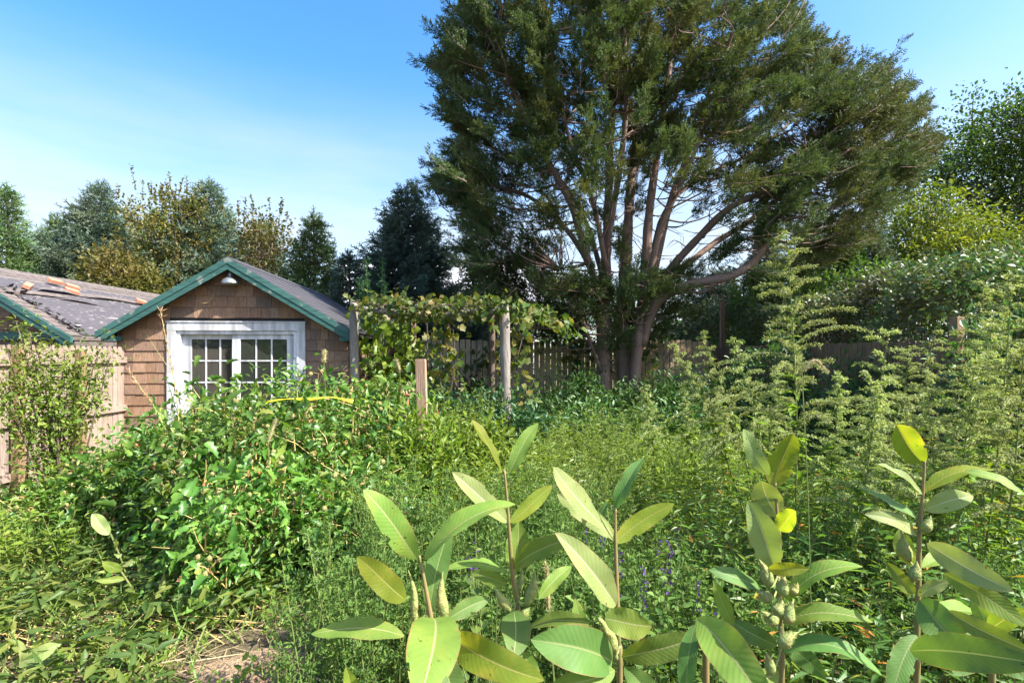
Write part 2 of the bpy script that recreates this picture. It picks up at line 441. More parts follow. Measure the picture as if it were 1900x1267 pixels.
M['soil'] = soilmat('weedy_soil', [(.07, .085, .03), (.10, .09, .045), (.15, .12, .07), (.20, .155, .10)])
M['sand'] = soilmat('sandy_soil', [(.21, .14, .085), (.28, .19, .115), (.34, .24, .15)], 3)
u = np.sinh(np.linspace(-5.2, 5.2, 170)) / math.sinh(5.2) * 400
xs = u + 0.0; ys = u + 6
struct(mk('ground', sheet(xs, ys), M['soil'], smooth=True))
# bare sandy patches
a = Acc()
for (cx, cy, rx, ry) in ((-1.38, 2.68, .34, .13), (-.8, 2.5, .28, .12), (-5.0, 6.1, .9, .5)):
    th = np.linspace(0, 2 * np.pi, 25)[:-1]; rr = 1 + .18 * np.sin(3 * th + cx) + .1 * np.sin(5 * th)
    V = [(cx, cy, float(gz(cx, cy)) + .006)]; Q = []
    rings = 6
    V = []
    for k in range(rings + 1):
        f = .02 + k / rings
        x = cx + rx * f * rr * np.cos(th); y = cy + ry * f * rr * np.sin(th)
        V += list(np.stack([x, y, gz(x, y) + .012 * (1 - (k / rings) ** 2) + .006], -1))
    for k in range(rings):
        for j in range(24): Q.append((k * 24 + j, k * 24 + (j + 1) % 24, (k + 1) * 24 + (j + 1) % 24, (k + 1) * 24 + j))
    Q = [q[::-1] for q in Q]
    a.add(V, Q)
struct(mk('soil', a, M['sand'], smooth=True))


# ------------------------------------------------------------------ shingled walls and roofs
def courses(acc, rng, o, du, dv, dn, width, height, step, wlo, whi, thick, top=None, holes=(), lift=0.0):
    """Overlapping shingles on the plane o + u*du + v*dv, facing dn."""
    o, du, dv, dn = (np.array(k, float) for k in (o, du, dv, dn))
    v = 0.0; row = 0
    while v < height - .01:
        u0 = -rng.uniform(0, whi)
        while u0 < width:
            w = rng.uniform(wlo, whi); a0, a1 = max(u0, 0), min(u0 + w - .004, width); u0 += w
            if a1 - a0 < .02: continue
            segs = [(a0, a1)]
            for (h0, h1, hz) in holes:
                if v < hz:
                    ns = []
                    for s0, s1 in segs:
                        if s1 <= h0 or s0 >= h1: ns.append((s0, s1)); continue
                        if s0 < h0: ns.append((s0, h0))
                        if s1 > h1: ns.append((h1, s1))
                    segs = ns
            for s0, s1 in segs:
                jb = rng.uniform(-.004, .004); vb = max(v + jb, 0); vt = min(v + step + .012, height)
                z0, z1 = vt, vt
                if top:
                    z0, z1 = min(vt, top(s0)), min(vt, top(s1))
                    if max(z0, z1) <= vb + .005: continue
                    z0, z1 = max(z0, vb + .003), max(z1, vb + .003)
                tb = thick * rng.uniform(.85, 1.15); tt = thick * .25
                pt = lambda uu, vv, nn: o + du * uu + dv * vv + dn * (nn + lift)
                V = [pt(s0, vb, 0), pt(s1, vb, 0), pt(s1, vb, tb), pt(s0, vb, tb), pt(s0, z0, -.002), pt(s1, z1, -.002), pt(s1, z1, tt), pt(s0, z0, tt)]
                hexa(acc, V)
        v += step; row += 1


# ------------------------------------------------------------------ the shed with the glazed door
SHW, SHD, PITCH = 3.42, 4.5, .60
WALLH = 2.0
RIDGE = 3.12


def shed_shell(root, rng, oh_front, half, roof_mat, torn=False):
    """Roof slabs, rakes and gables in the shed's own frame: x across, y back, front wall at y=0."""
    eave = RIDGE - half * PITCH
    sl = math.hypot(half, half * PITCH); c, s = half / sl, half * PITCH / sl
    y0, y1 = -oh_front, SHD + .2
    a = Acc()
    for sg in (-1, 1):          # slabs
        n = np.array([sg * s, 0, c])
        pts = [np.array([0, y0 + .02, RIDGE]), np.array([0, y1 - .02, RIDGE]), np.array([sg * half, y1 - .02, eave]), np.array([sg * half, y0 + .02, eave])]
        low = [p - np.array([0, 0, .055]) for p in pts]
        V = low + pts if sg < 0 else [low[1], low[0], low[3], low[2], pts[1], pts[0], pts[3], pts[2]]
        hexa(a, V)
    base = mk('roof', a, M['roofold'] if torn else M['dark'], root, local=True)
    a = Acc()
    for sg in (-1, 1):
        if torn and sg > 0: continue
        n = np.array([sg * s, 0, c])
        o = np.array([sg * (half + .015), y0 if sg > 0 else y1, eave - .009])
        courses(a, rng, o, (0, sg, 0), (-sg * c, 0, s), n, y1 - y0, sl + .01, .135, .28, .36, .011, lift=.004)
    k = y0
    while k < y1 - .05:          # ridge caps
        e = min(k + .26, y1)
        for sg in (-1, 1):
            n = np.array([sg * s, 0, c]) * .018
            p = [np.array([0, k, RIDGE + .006]), np.array([0, e, RIDGE + .002]), np.array([sg * .15, e, RIDGE - .15 * PITCH + .002]), np.array([sg * .15, k, RIDGE - .15 * PITCH + .006])]
            if sg > 0: p = [p[1], p[0], p[3], p[2]]
            hexa(a, p + [q + n for q in p])
        k += .25
    mk('roof_shingle', a, roof_mat, base, local=True)
    # rake boards, front and back
    for yb in (y0, y1):
        f = -1 if yb == y0 else 1
        a = Acc()
        for sg in (-1, 1):
            for (top, bot, ya, yb2, ex) in ((-.004, .085, .0, .045, .02), (.083, .172, .012, .035, -.06)):
                xe = half + ex; ze = RIDGE - xe * PITCH
                yy0, yy1 = (yb + f * .0 - (yb2 if f < 0 else -ya) + .02, yb - (ya if f < 0 else -yb2) + .02)
                A, B = sorted((yy0, yy1))
                p = [np.array([0, A, RIDGE - bot]), np.array([sg * xe, A, ze - bot]), np.array([sg * xe, B, ze - bot]), np.array([0, B, RIDGE - bot])]
                q = [np.array([0, A, RIDGE - top]), np.array([sg * xe, A, ze - top]), np.array([sg * xe, B, ze - top]), np.array([0, B, RIDGE - top])]
                if sg < 0: p = p[::-1]; q = q[::-1]
                hexa(a, p + q)
            xe = half - .06; ze = RIDGE - xe * PITCH     # cut return under the eave
            A, B = (yb, yb + oh_front - .005) if f < 0 else (yb - .16, yb)
            x0, x1 = sorted((sg * (xe - .16), sg * xe))
            hexa(a, [(x0, A + .012, ze - .17), (x1, A + .012, ze - .17), (x1, B, ze - .17), (x0, B, ze - .17), (x0, A + .012, ze - .10), (x1, A + .012, ze - .10), (x1, B, ze - .10), (x0, B, ze - .10)])
        mk('rake_board', a, M['teal'], root, local=True)
    return eave, sl, c, s


rng = np.random.default_rng(11)
SX, SY, SRZ = -4.26, 7.88, R(4.5)
shed = thing('shed', (SX, SY, 0), 'small brown shingled shed with a white glazed sliding door and green gable trim', 'shed', rz=SRZ)
half = 1.84
eave, sl, c_, s_ = shed_shell(shed, rng, .24, half, M['roof'])
W2 = SHW / 2
DX0, DX1, DH = -.98, 1.06, 2.17       # outer edges of the door trim
roofz = lambda x: RIDGE - abs(x) * PITCH - .06
a = Acc()
# wall cores with the door hole
for (x0, x1, z0) in ((-W2, DX0 + .06, 0), (DX1 - .06, W2, 0)):
    hexa(a, [(x0, .0, z0), (x1, .0, z0), (x1, .1, z0), (x0, .1, z0), (x0, .0, roofz(x0)), (x1, .0, roofz(x1)), (x1, .1, roofz(x1)), (x0, .1, roofz(x0))])
for (x0, x1) in ((DX0 + .06, 0), (0, DX1 - .06)):
    z0 = DH - .06
    hexa(a, [(x0, .0, z0), (x1, .0, z0), (x1, .1, z0), (x0, .1, z0), (x0, .0, roofz(x0)), (x1, .0, roofz(x1)), (x1, .1, roofz(x1)), (x0, .1, roofz(x0))])
for x in (-W2, W2 - .1): box2(a, (x, .101, 0), (x + .1, SHD - .1, roofz(W2) - .02))
hexa(a, [(-W2, SHD - .1, 0), (0, SHD - .1, 0), (0, SHD, 0), (-W2, SHD, 0), (-W2, SHD - .1, roofz(W2)), (0, SHD - .1, roofz(0)), (0, SHD, roofz(0)), (-W2, SHD, roofz(W2))])
hexa(a, [(0, SHD - .1, 0), (W2, SHD - .1, 0), (W2, SHD, 0), (0, SHD, 0), (0, SHD - .1, roofz(0)), (W2, SHD - .1, roofz(W2)), (W2, SHD, roofz(W2)), (0, SHD, roofz(0))])
wall = mk('wall', a, M['dark'], shed, local=True)
a = Acc()
courses(a, rng, (-W2, 0, .08), (1, 0, 0), (0, 0, 1), (0, -1, 0), SHW, RIDGE - .1, .166, .10, .26, .022, top=lambda u: roofz(u - W2) - .082, holes=((DX0 - .0 + W2 + .02, DX1 + W2 - .02, DH - .1),), lift=.002)
courses(a, rng, (W2, 0, .08), (0, 1, 0), (0, 0, 1), (1, 0, 0), SHD, roofz(W2) - .12, .166, .10, .24, .02, lift=.002)
courses(a, rng, (-W2, SHD, .08), (0, -1, 0), (0, 0, 1), (-1, 0, 0), SHD, roofz(W2) - .12, .166, .10, .24, .02, lift=.002)
mk('wall_shingle', a, M['shingle'], wall, local=True)
# door
a = Acc()
for x0, x1 in ((DX0, DX0 + .125), (DX1 - .125, DX1)):
    box2(a, (x0, -.045, .0), (x1, .05, DH - .125))
box2(a, (DX0, -.047, DH - .125), (DX1, .05, DH))
box2(a, (DX0 - .01, -.06, DH), (DX1 + .01, .03, DH + .018))
for x0, x1 in ((DX0 + .126, DX0 + .18), (DX1 - .18, DX1 - .126)):
    box2(a, (x0, -.022, .02), (x1, .12, DH - .18))
box2(a, (DX0 + .126, -.022, DH - .18), (DX1 - .126, .12, DH - .127))
box2(a, (DX0 + .126, -.03, 0), (DX1 - .126, .12, .05))
frame = mk('door_frame', a, M['white'], shed, local=True)
m, t, n, l, b = nodes_of('window_glass')
b.inputs['Base Color'].default_value = (.035, .038, .032, 1); b.inputs['Roughness'].default_value = .03; b.inputs['Specular IOR Level'].default_value = 1.0  # raised greenish base stands in for brighter reflections in the panes
nzg = n.new('ShaderNodeTexNoise'); nzg.inputs['Scale'].default_value = 3
bpg = n.new('ShaderNodeBump'); bpg.inputs['Strength'].default_value = .02; bpg.inputs['Distance'].default_value = .05
l.new(nzg.outputs[0], bpg.inputs['Height']); l.new(bpg.outputs[0], b.inputs['Normal'])
M['glass'] = m
pin0, pin1 = DX0 + .182, DX1 - .182
mid = (pin0 + pin1) / 2
for k, (x0, x1, yb) in enumerate(((pin0, mid + .03, .055), (mid - .09, pin1, .008))):
    a = Acc(); z0, z1 = .052, DH - .182
    st = .125 if k == 0 else .12
    rails = (z0 + .2, z1 - .075)
    box2(a, (x0, yb, z0), (x0 + st, yb + .042, z1)); box2(a, (x1 - st * .9, yb, z0), (x1, yb + .042, z1))
    box2(a, (x0 + st, yb + .001, z0), (x1 - st * .9, yb + .041, rails[0])); box2(a, (x0 + st, yb + .001, rails[1]), (x1 - st * .9, yb + .041, z1))
    pan = mk('door_panel', a, M['white'], shed, local=True)
    gx0, gx1, g0, g1 = x0 + st, x1 - st * .9, rails[0], rails[1]
    mk('glass', box2(Acc(), (gx0 + .0005, yb + .018, g0 + .0005), (gx1 - .0005, yb + .024, g1 - .0005)), M['glass'], pan, local=True)
    a = Acc()
    for j in (1, 2): x = gx0 + (gx1 - gx0) * j / 3; box2(a, (x - .011, yb + .006, g0), (x + .011, yb + .018, g1))
    nrow = 5
    for j in range(1, nrow): z = g0 + (g1 - g0) * j / nrow; box2(a, (gx0, yb + .0065, z - .011), (gx1, yb + .0175, z + .011))
    mk('muntin', a, M['white'], pan, local=True)
mk('door_handle', box2(box2(Acc(), (mid - .055, -.035, .92), (mid - .03, -.012, 1.18)), (mid - .065, -.012, .9), (mid - .02, .006, 1.2)), M['galv'], shed, local=True)
# barn lamp under the gable
a = Acc()
lx, ly, lz = .0, -.16, 2.74
prof = [(0, .028), (.12, .032), (.3, .036), (.42, .05), (.55, .088), (.74, .118), (.9, .13), (1, .132)]
lathe(a, (lx, ly, lz + .17), (lx, ly, lz), prof, 20)
lathe(a, (lx, ly, lz + .001), (lx, ly, lz + .05), [(0, .128), (.3, .12), (1, .05)], 20)
lamp = mk('barn_lamp', a, M['galv'], shed, local=True, smooth=True)
a = Acc(); tube(a, smoothpath([(lx, ly, lz + .16), (lx, ly, lz + .235), (lx, ly + .03, lz + .27), (lx, ly + .1, lz + .25), (lx, -.02, lz + .2)]), .011, 8)
mk('lamp_arm', a, M['galv'], lamp, local=True, smooth=True)
# loose wire on the gable
a = Acc(); tube(a, smoothpath([(-.52, -.03, 2.50), (-.46, -.05, 2.46), (-.38, -.05, 2.47), (-.32, -.06, 2.52), (-.30, -.04, 2.60)]), .005, 5)
mk('loose_wire', a, M['tanstem'], shed, local=True)

# ------------------------------------------------------------------ the shed with the torn roof
shed2 = thing('shed', (-8.48, 7.87, 0), 'low brown shed with torn black roofing felt weighed down by bricks', 'shed')
RS = RIDGE; RIDGE = 3.09
half2 = 1.90
eave2, sl2, c2, s2 = shed_shell(shed2, rng, .24, half2, M['roofold'], torn=True)
h2 = 1.76
a = Acc()
rz2 = lambda x: RIDGE - abs(x) * PITCH - .06
for x0, x1 in ((-h2, 0), (0, h2)):
    for y in (0, SHD - .1):
        hexa(a, [(x0, y, 0), (x1, y, 0), (x1, y + .1, 0), (x0, y + .1, 0), (x0, y, rz2(x0)), (x1, y, rz2(x1)), (x1, y + .1, rz2(x1)), (x0, y + .1, rz2(x0))])
for x in (-h2, h2 - .1): box2(a, (x, .101, 0), (x + .1, SHD - .101, rz2(h2) - .02))
wall = mk('wall', a, M['greybark'], shed2, local=True)
a = Acc()
courses(a, rng, (-h2, 0, .08), (1, 0, 0), (0, 0, 1), (0, -1, 0), 2 * h2, RIDGE - .1, .18, .14, .34, .022, top=lambda u: rz2(u - h2) - .082, lift=.002)
mk('wall_shingle', a, M['shingle'], wall, local=True)
mk('gable_trim', box2(Acc(), (-h2 - .0, -.06, 1.90), (h2 - .0, -.026, 2.02)), M['teal'], shed2, local=True)
mk('eave_board', box2(Acc(), (half2 - .04, -.15, eave2 - .14), (half2 - .015, SHD, eave2 - .06)), M['roofold'], shed2, local=True)


def feltmat():
    m, t, n, l, b = nodes_of('torn_roofing_felt')
    tcn = n.new('ShaderNodeTexCoord'); mpn = n.new('ShaderNodeMapping'); mpn.inputs['Scale'].default_value = (26, 5, 26)
    nz = n.new('ShaderNodeTexNoise'); nz.inputs['Scale'].default_value = 1.2; nz.inputs['Detail'].default_value = 7; nz.inputs['Roughness'].default_value = .7
    l.new(tcn.outputs['Object'], mpn.inputs[0]); l.new(mpn.outputs[0], nz.inputs[0])
    r = ramp(n, [(.055, .05, .058), (.075, .068, .075), (.085, .078, .08), (.42, .38, .36)], [.3, .56, .60, .64]); l.new(nz.outputs[0], r.inputs[0])
    l.new(r.outputs[0], b.inputs['Base Color']); b.inputs['Roughness'].default_value = .75
    return m


M['felt'] = feltmat()
rf = np.random.default_rng(21)


def roofpt(y, v, h):
    """Point on shed2's right slope: y along the ridge, v down the slope from the ridge, h above it."""
    return np.array([v * c2 + h * s2, y, RIDGE - v * s2 + h * c2])


def strip(acc, y0, y1, v0, v1, h, wav, ny=60, nv=10, ragl=.0, ragb=0.0, sag=1.0):
    ys = np.linspace(y0, y1, ny)
    rag = ragl * rf.uniform(-1, 1, nv) + ragl * .6 * np.sin(np.arange(nv) * 1.3)
    V = []
    ph = rf.uniform(0, 6, 3)
    for j in range(nv):
        f = j / (nv - 1)
        for i, y in enumerate(ys):
            g = i / (ny - 1)
            yy = y + rag[j] * (1 - g) ** 4
            vv = v0 + (v1 - v0) * f + ragb * (np.sin(y * 2.3 + ph[0]) * .6 + np.sin(y * 5.1 + ph[1]) * .4) * (1 if f > .5 else .5)
            hh = h + wav * max(0, np.sin(y * 3.1 + ph[2] + f) * np.sin(y * 1.2 + ph[1])) * (4 * f * (1 - f) + .9 * (f == 1) * sag)
            V.append(roofpt(yy, vv, hh))
    Q = [(j * ny + i, (j + 1) * ny + i, (j + 1) * ny + i + 1, j * ny + i + 1) for j in range(nv - 1) for i in range(ny - 1)]
    acc.add(V, Q)


a = Acc()
strip(a, .02, SHD + .1, .60, sl2 - .02, .016, .012, ny=60, nv=26, ragl=.07)
strip(a, -.05, SHD + .1, .42, .78, .03, .05, ragl=.1, ragb=.02)
strip(a, -.02, SHD + .1, .74, 1.02, .02, .04, ragl=.1, ragb=.03)
for k in range(70):
    v = rf.uniform(.75, sl2 - .05); y = -.06 + .2 * rf.random()
    s = rf.uniform(.04, .11)
    p = roofpt(y, v, rf.uniform(.015, .06)); d = nrm(np.array([rf.normal(), rf.normal(), rf.uniform(0, .8)])); 
    a.add(*place(T_LEAF, [p], d, rf.normal(size=3), s, s * rf.uniform(.5, 1)))
felt = mk('roofing_felt', a, M['felt'], shed2, local=True, smooth=True)
a = Acc()
strip(a, .5, SHD + .1, .66, .80, .062, .05, ragl=.12, ragb=.04, nv=5)
strip(a, -.1, 1.2, .82, .95, .05, .03, ragl=.08, ragb=.03, nv=5)
mk('lifted_shingle_strip', a, M['roofold'], shed2, local=True, smooth=True)
a = Acc()                                             # ragged shingle edge along the near rake
courses(a, rf, roofpt(-.24, sl2 - .0, .006), (0, 1, 0), (-c2, 0, s2), (s2, 0, c2), .22, sl2 - .55, .14, .1, .3, .014)
mk('edge_shingle', a, M['roofold'], shed2, local=True); a = Acc()
courses(a, rf, roofpt(-.24, .40, .006), (0, 1, 0), (-c2, 0, s2), (s2, 0, c2), SHD + .4, .38, .14, .2, .34, .014)
mk('ridge_shingle', a, M['roofold'], shed2, local=True)
FELT_C, FELT_S = c2, s2

# bricks lying on the felt
BR = [(46, 540, 'orange brick lying nearest the gable edge of the felt roof', 35), (97, 531, 'second orange brick from the gable edge, alone on the felt', -8),
      (129, 541, 'upper brick of the touching pair on the felt roof', -20), (128, 549, 'lower brick of the touching pair on the felt roof', -24),
      (258, 567, 'far brick on the felt roof beside the green rake', -25)]
sl_ang = math.atan(PITCH)
for (px, py, lab, ang) in BR:
    h = (px - 950) / FPX; kz = (655 - py) / FPX
    # ray meets the right slope: z = RIDGE - .6*(x + 8.48)
    d = (RIDGE - PITCH * 8.48 - EYE) / (kz + PITCH * h)
    x, z = h * d, EYE + kz * d
    o = mk('brick', box(Acc(), (0, 0, 0), (.10, .21, .065)), M['brick'])
    o.matrix_world = Matrix.Translation((x + s2 * .10, d, z + c2 * .10)) @ Matrix.Rotation(sl_ang, 4, 'Y') @ Matrix.Rotation(R(ang), 4, 'Z')
    bv = o.modifiers.new('bevel', 'BEVEL'); bv.width = .006; bv.segments = 1
    tag(o, lab, 'brick', 'bricks on the torn roof')
RIDGE = RS


# ------------------------------------------------------------------ fences
def board(a, o, du, dn, w, z0, z1, th, style, rng):
    o, du, dn = np.array(o, float), np.array(du, float), np.array(dn, float)
    if style == 'dog': prof = [(0, z0), (w, z0), (w, z1 - .06), (w * .72, z1), (w * .28, z1), (0, z1 - .06)]
    else: prof = [(0, z0), (w, z0), (w, z1 - .02), (w - .012, z1), (.012, z1), (0, z1 - .02)]
    F = [o + du * u + np.array([0, 0, z]) for u, z in prof]; B = [p + dn * th for p in F]
    a.add(F + B, [(0, 1, 2, 5), (5, 2, 3, 4), (7, 6, 11, 8), (8, 11, 10, 9), (0, 6, 7, 1), (1, 7, 8, 2), (2, 8, 9, 3), (3, 9, 10, 4), (4, 10, 11, 5), (5, 11, 6, 0)])


def fence(name, lab, p0, p1, front, mat, h, bw, gap, style, rails, railside, posts, seed, hv=.02, drop=(), postmat=None, lean=.0):
    """front: unit vector the boards' face points to; railside +1 puts rails and posts on that face."""
    rg = np.random.default_rng(seed)
    p0, p1 = np.array(p0, float), np.array(p1, float); L = np.linalg.norm(p1 - p0); du = np.append((p1 - p0) / L, 0)
    fr = np.array(front, float)
    root = thing(name, (*(p0 + p1) / 2, 0), lab, 'fence')
    a = Acc(); u = 0; k = 0
    o = np.append(p0, 0)
    while u < L - bw * .5:
        if k not in drop:
            oo = o + du * u + fr * rg.uniform(-.004, .004)
            board(a, oo, du, -fr, bw * rg.uniform(.94, 1.0), .03, h + rg.uniform(-hv, hv), .018, style, rg)
        u += bw + gap; k += 1
    mk('board_panel', a, mat, root)
    rs = fr * (1 if railside > 0 else -1); off = .004 if railside > 0 else .022
    for z in rails:
        b = Acc(); q0 = o + rs * (off + .002); q1 = q0 + du * L
        hexa(b, [q0 + (0, 0, z - .045), q1 + (0, 0, z - .045), q1 + rs * .04 + (0, 0, z - .045), q0 + rs * .04 + (0, 0, z - .045),
                 q0 + (0, 0, z + .045), q1 + (0, 0, z + .045), q1 + rs * .04 + (0, 0, z + .045), q0 + rs * .04 + (0, 0, z + .045)])
        mk('rail', b, mat, root)
    for u, ph in posts:
        b = Acc(); c = o + du * u + rs * (off + .043 + .045); box2(b, c + (-.045, -.045, -.2), c + (.045, .045, ph))
        mk('post', b, postmat or mat, root)
    return root


fence('board_fence', 'sun bleached board fence joining the front corner of the shed', (-5.90, 3.2), (-5.86, 7.83), (1, 0, 0), M['leftfence'], 1.80, .088, .004, 'dog', (.25, .88, 1.60), 1, ((2.80, 1.78), (.8, 1.78), (3.66, 1.75)), 3, hv=.008, postmat=M['post'])
fence('picket_fence', 'weathered tan picket fence with gaps running behind the cedar trunks', (-2.6, 12.2), (4.78, 12.3), (0, -1, 0), M['backfence'], 2.0, .118, .018, 'flat', (.4, 1.1, 1.75), -1, ((.6, 1.9), (3.0, 1.9), (5.4, 1.9), (7.3, 1.9)), 4, hv=.03)
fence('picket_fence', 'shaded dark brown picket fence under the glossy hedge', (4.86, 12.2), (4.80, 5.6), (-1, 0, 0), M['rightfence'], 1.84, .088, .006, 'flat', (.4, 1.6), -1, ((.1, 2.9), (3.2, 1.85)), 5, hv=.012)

# neighbour building behind the trees
hb = thing('pale_building', (-4.3, 29, 0), 'pale building with a light grey metal roof seen through gaps between the spruces', 'building')
y0, y1, x0, x1 = 26, 32, -9.8, 1.6
a = Acc(); box2(a, (x0 + .3, y0 + .3, 0), (x1 - .3, y1 - .3, 3.2))
for xx in (x0 + .3, x1 - .5):
    hexa(a, [(xx, y0 + .3, 3.2), (xx + .2, y0 + .3, 3.2), (xx + .2, y1 - .3, 3.2), (xx, y1 - .3, 3.2), (xx, 28.9, 6.5), (xx + .2, 28.9, 6.5), (xx + .2, 29.1, 6.5), (xx, 29.1, 6.5)])
mk('wall', a, M['palewall'], hb)
a = Acc()
hexa(a, [(x0, y0, 3.05), (x1, y0, 3.05), (x1, 29, 6.75), (x0, 29, 6.75), (x0, y0, 3.15), (x1, y0, 3.15), (x1, 29, 6.85), (x0, 29, 6.85)])
hexa(a, [(x0, 29, 6.75), (x1, 29, 6.75), (x1, y1, 3.05), (x0, y1, 3.05), (x0, 29, 6.85), (x1, 29, 6.85), (x1, y1, 3.15), (x0, y1, 3.15)])
rf_o = mk('roof', a, M['paleroof'], hb)
mk('ridge_cap', box2(Acc(), (x0, 28.85, 6.83), (x1, 29.15, 6.95)), M['wire'], rf_o)

# ------------------------------------------------------------------ stake, post, pergola
rg = np.random.default_rng(8)
p = P(785, 666, 5.0)
st = mk('wooden_stake', hexa(Acc(), [(-.050, -.022, -.3), (.050, -.022, -.3), (.050, .022, -.3), (-.050, .022, -.3), (-.050, -.022, p[2]), (.050, -.022, p[2]), (.050, .022, p[2] - .004), (-.050, .022, p[2] - .004)]), M['stake'], origin=None)
st.location = (p[0] + .03, p[1], 0); st.rotation_euler = (R(1), R(-1.6), R(-8))
bv = st.modifiers.new('bevel', 'BEVEL'); bv.width = .003
tag(st, 'reddish brown sawn stake standing upright among the weeds before the arbor', 'stake')
p = P(1775, 588, 5.5)
st = mk('wooden_post', box2(Acc(), (-.048, -.048, -.3), (.048, .048, p[2])), M['post'])
st.location = (p[0], p[1], 0); st.rotation_euler = (0, 0, R(8))
bv = st.modifiers.new('bevel', 'BEVEL'); bv.width = .004
tag(st, 'square wooden post at the near end of the shaded fence', 'post')

perg = thing('rustic_pergola', (-1.2, 8.3, 0), 'rustic arbor of grey logs overgrown with yellowing grape vine', 'pergola')


def log(pts, r, name, mat=None, sides=10):
    pts = smoothpath(pts, per=5); n = len(pts)
    rad = r * (1 + .10 * rg.normal(size=n).cumsum() / np.sqrt(np.arange(1, n + 1)) * .6 + .06 * rg.normal(size=n))
    a = Acc(); tube(a, pts, rad, sides); 
    for _ in range(4):
        i = rg.integers(1, n - 1); d = nrm(rg.normal(size=3)); 
        tube(a, [pts[i], pts[i] + d * r * 1.35], [r * .4, r * .22], 6)
    return mk(name, a, mat or M['log'], perg, smooth=True)


def col(px0, py0, pxb, d, r, mat=None):
    t = P(px0, py0, d); b = P(pxb, 655, d); b[2] = -.2
    m_ = (t + b) / 2 + np.array([rg.normal() * .012, 0, .0])
    log([b, b * .6 + t * .4 + np.array([.006, 0, 0]), m_ * .4 + t * .6, t], r, 'post', mat)
    return t


tA = col(658, 561, 659, 7.75, .070)
tB = col(935, 566, 941, 7.2, .072)
tC = col(718, 590, 719, 9.2, .055, M['bark'])
tD = col(912, 580, 913, 8.9, .06, M['twigbark'])
tE = col(768, 600, 769, 9.4, .04, M['bark'])
log([tA + (0, -.1, -.1), tA * .5 + tB * .5 + (0, -.1, -.17), tB + (0, -.12, -.08)], .05, 'beam')
log([tC + (-.2, 0, -.08), tC * .5 + tD * .5 + (0, 0, -.06), tD + (.2, 0, -.02)], .05, 'beam')
log([tA + (0, -.1, -.06), tC + (0, .25, -.0)], .045, 'beam')
log([tB + (0, -.15, -.06), tD + (0, .25, .03)], .045, 'beam')
log([tA * .55 + tB * .45 + (0, -.2, -.06), tC * .45 + tD * .55 + (0, .2, .03)], .035, 'crossbar')
for f in (.2, .75): log([tA * (1 - f) + tB * f + (0, -.2, -.07), tC * (1 - f) + tD * f + (0, .2, .04)], .03, 'crossbar')
PERG = (tA, tB, tC, tD)


# ------------------------------------------------------------------ trees
def foliage(acc, rng, centers, outward, spread, n, T, L, wr, droop=.0, outw=.7, rnd=.7, upr=.5):
    """n leaves round each centre, pointing outwards, drooping, faces towards the sky."""
    C = np.repeat(np.asarray(centers, float), n, 0); O = np.repeat(np.asarray(outward, float), n, 0); k = len(C)
    off = rng.normal(size=(k, 3)) * spread
    d = nrm(O * outw + unit(rng, k) * rnd + nrm(off) * .4 - np.array([0, 0, droop]))
    up = nrm(np.array([0, 0, 1.0]) + rng.normal(size=(k, 3)) * upr)
    Ls = rng.uniform(L[0], L[1], k)
    acc.add(*place(T, C + off, d, up, Ls, Ls * wr))


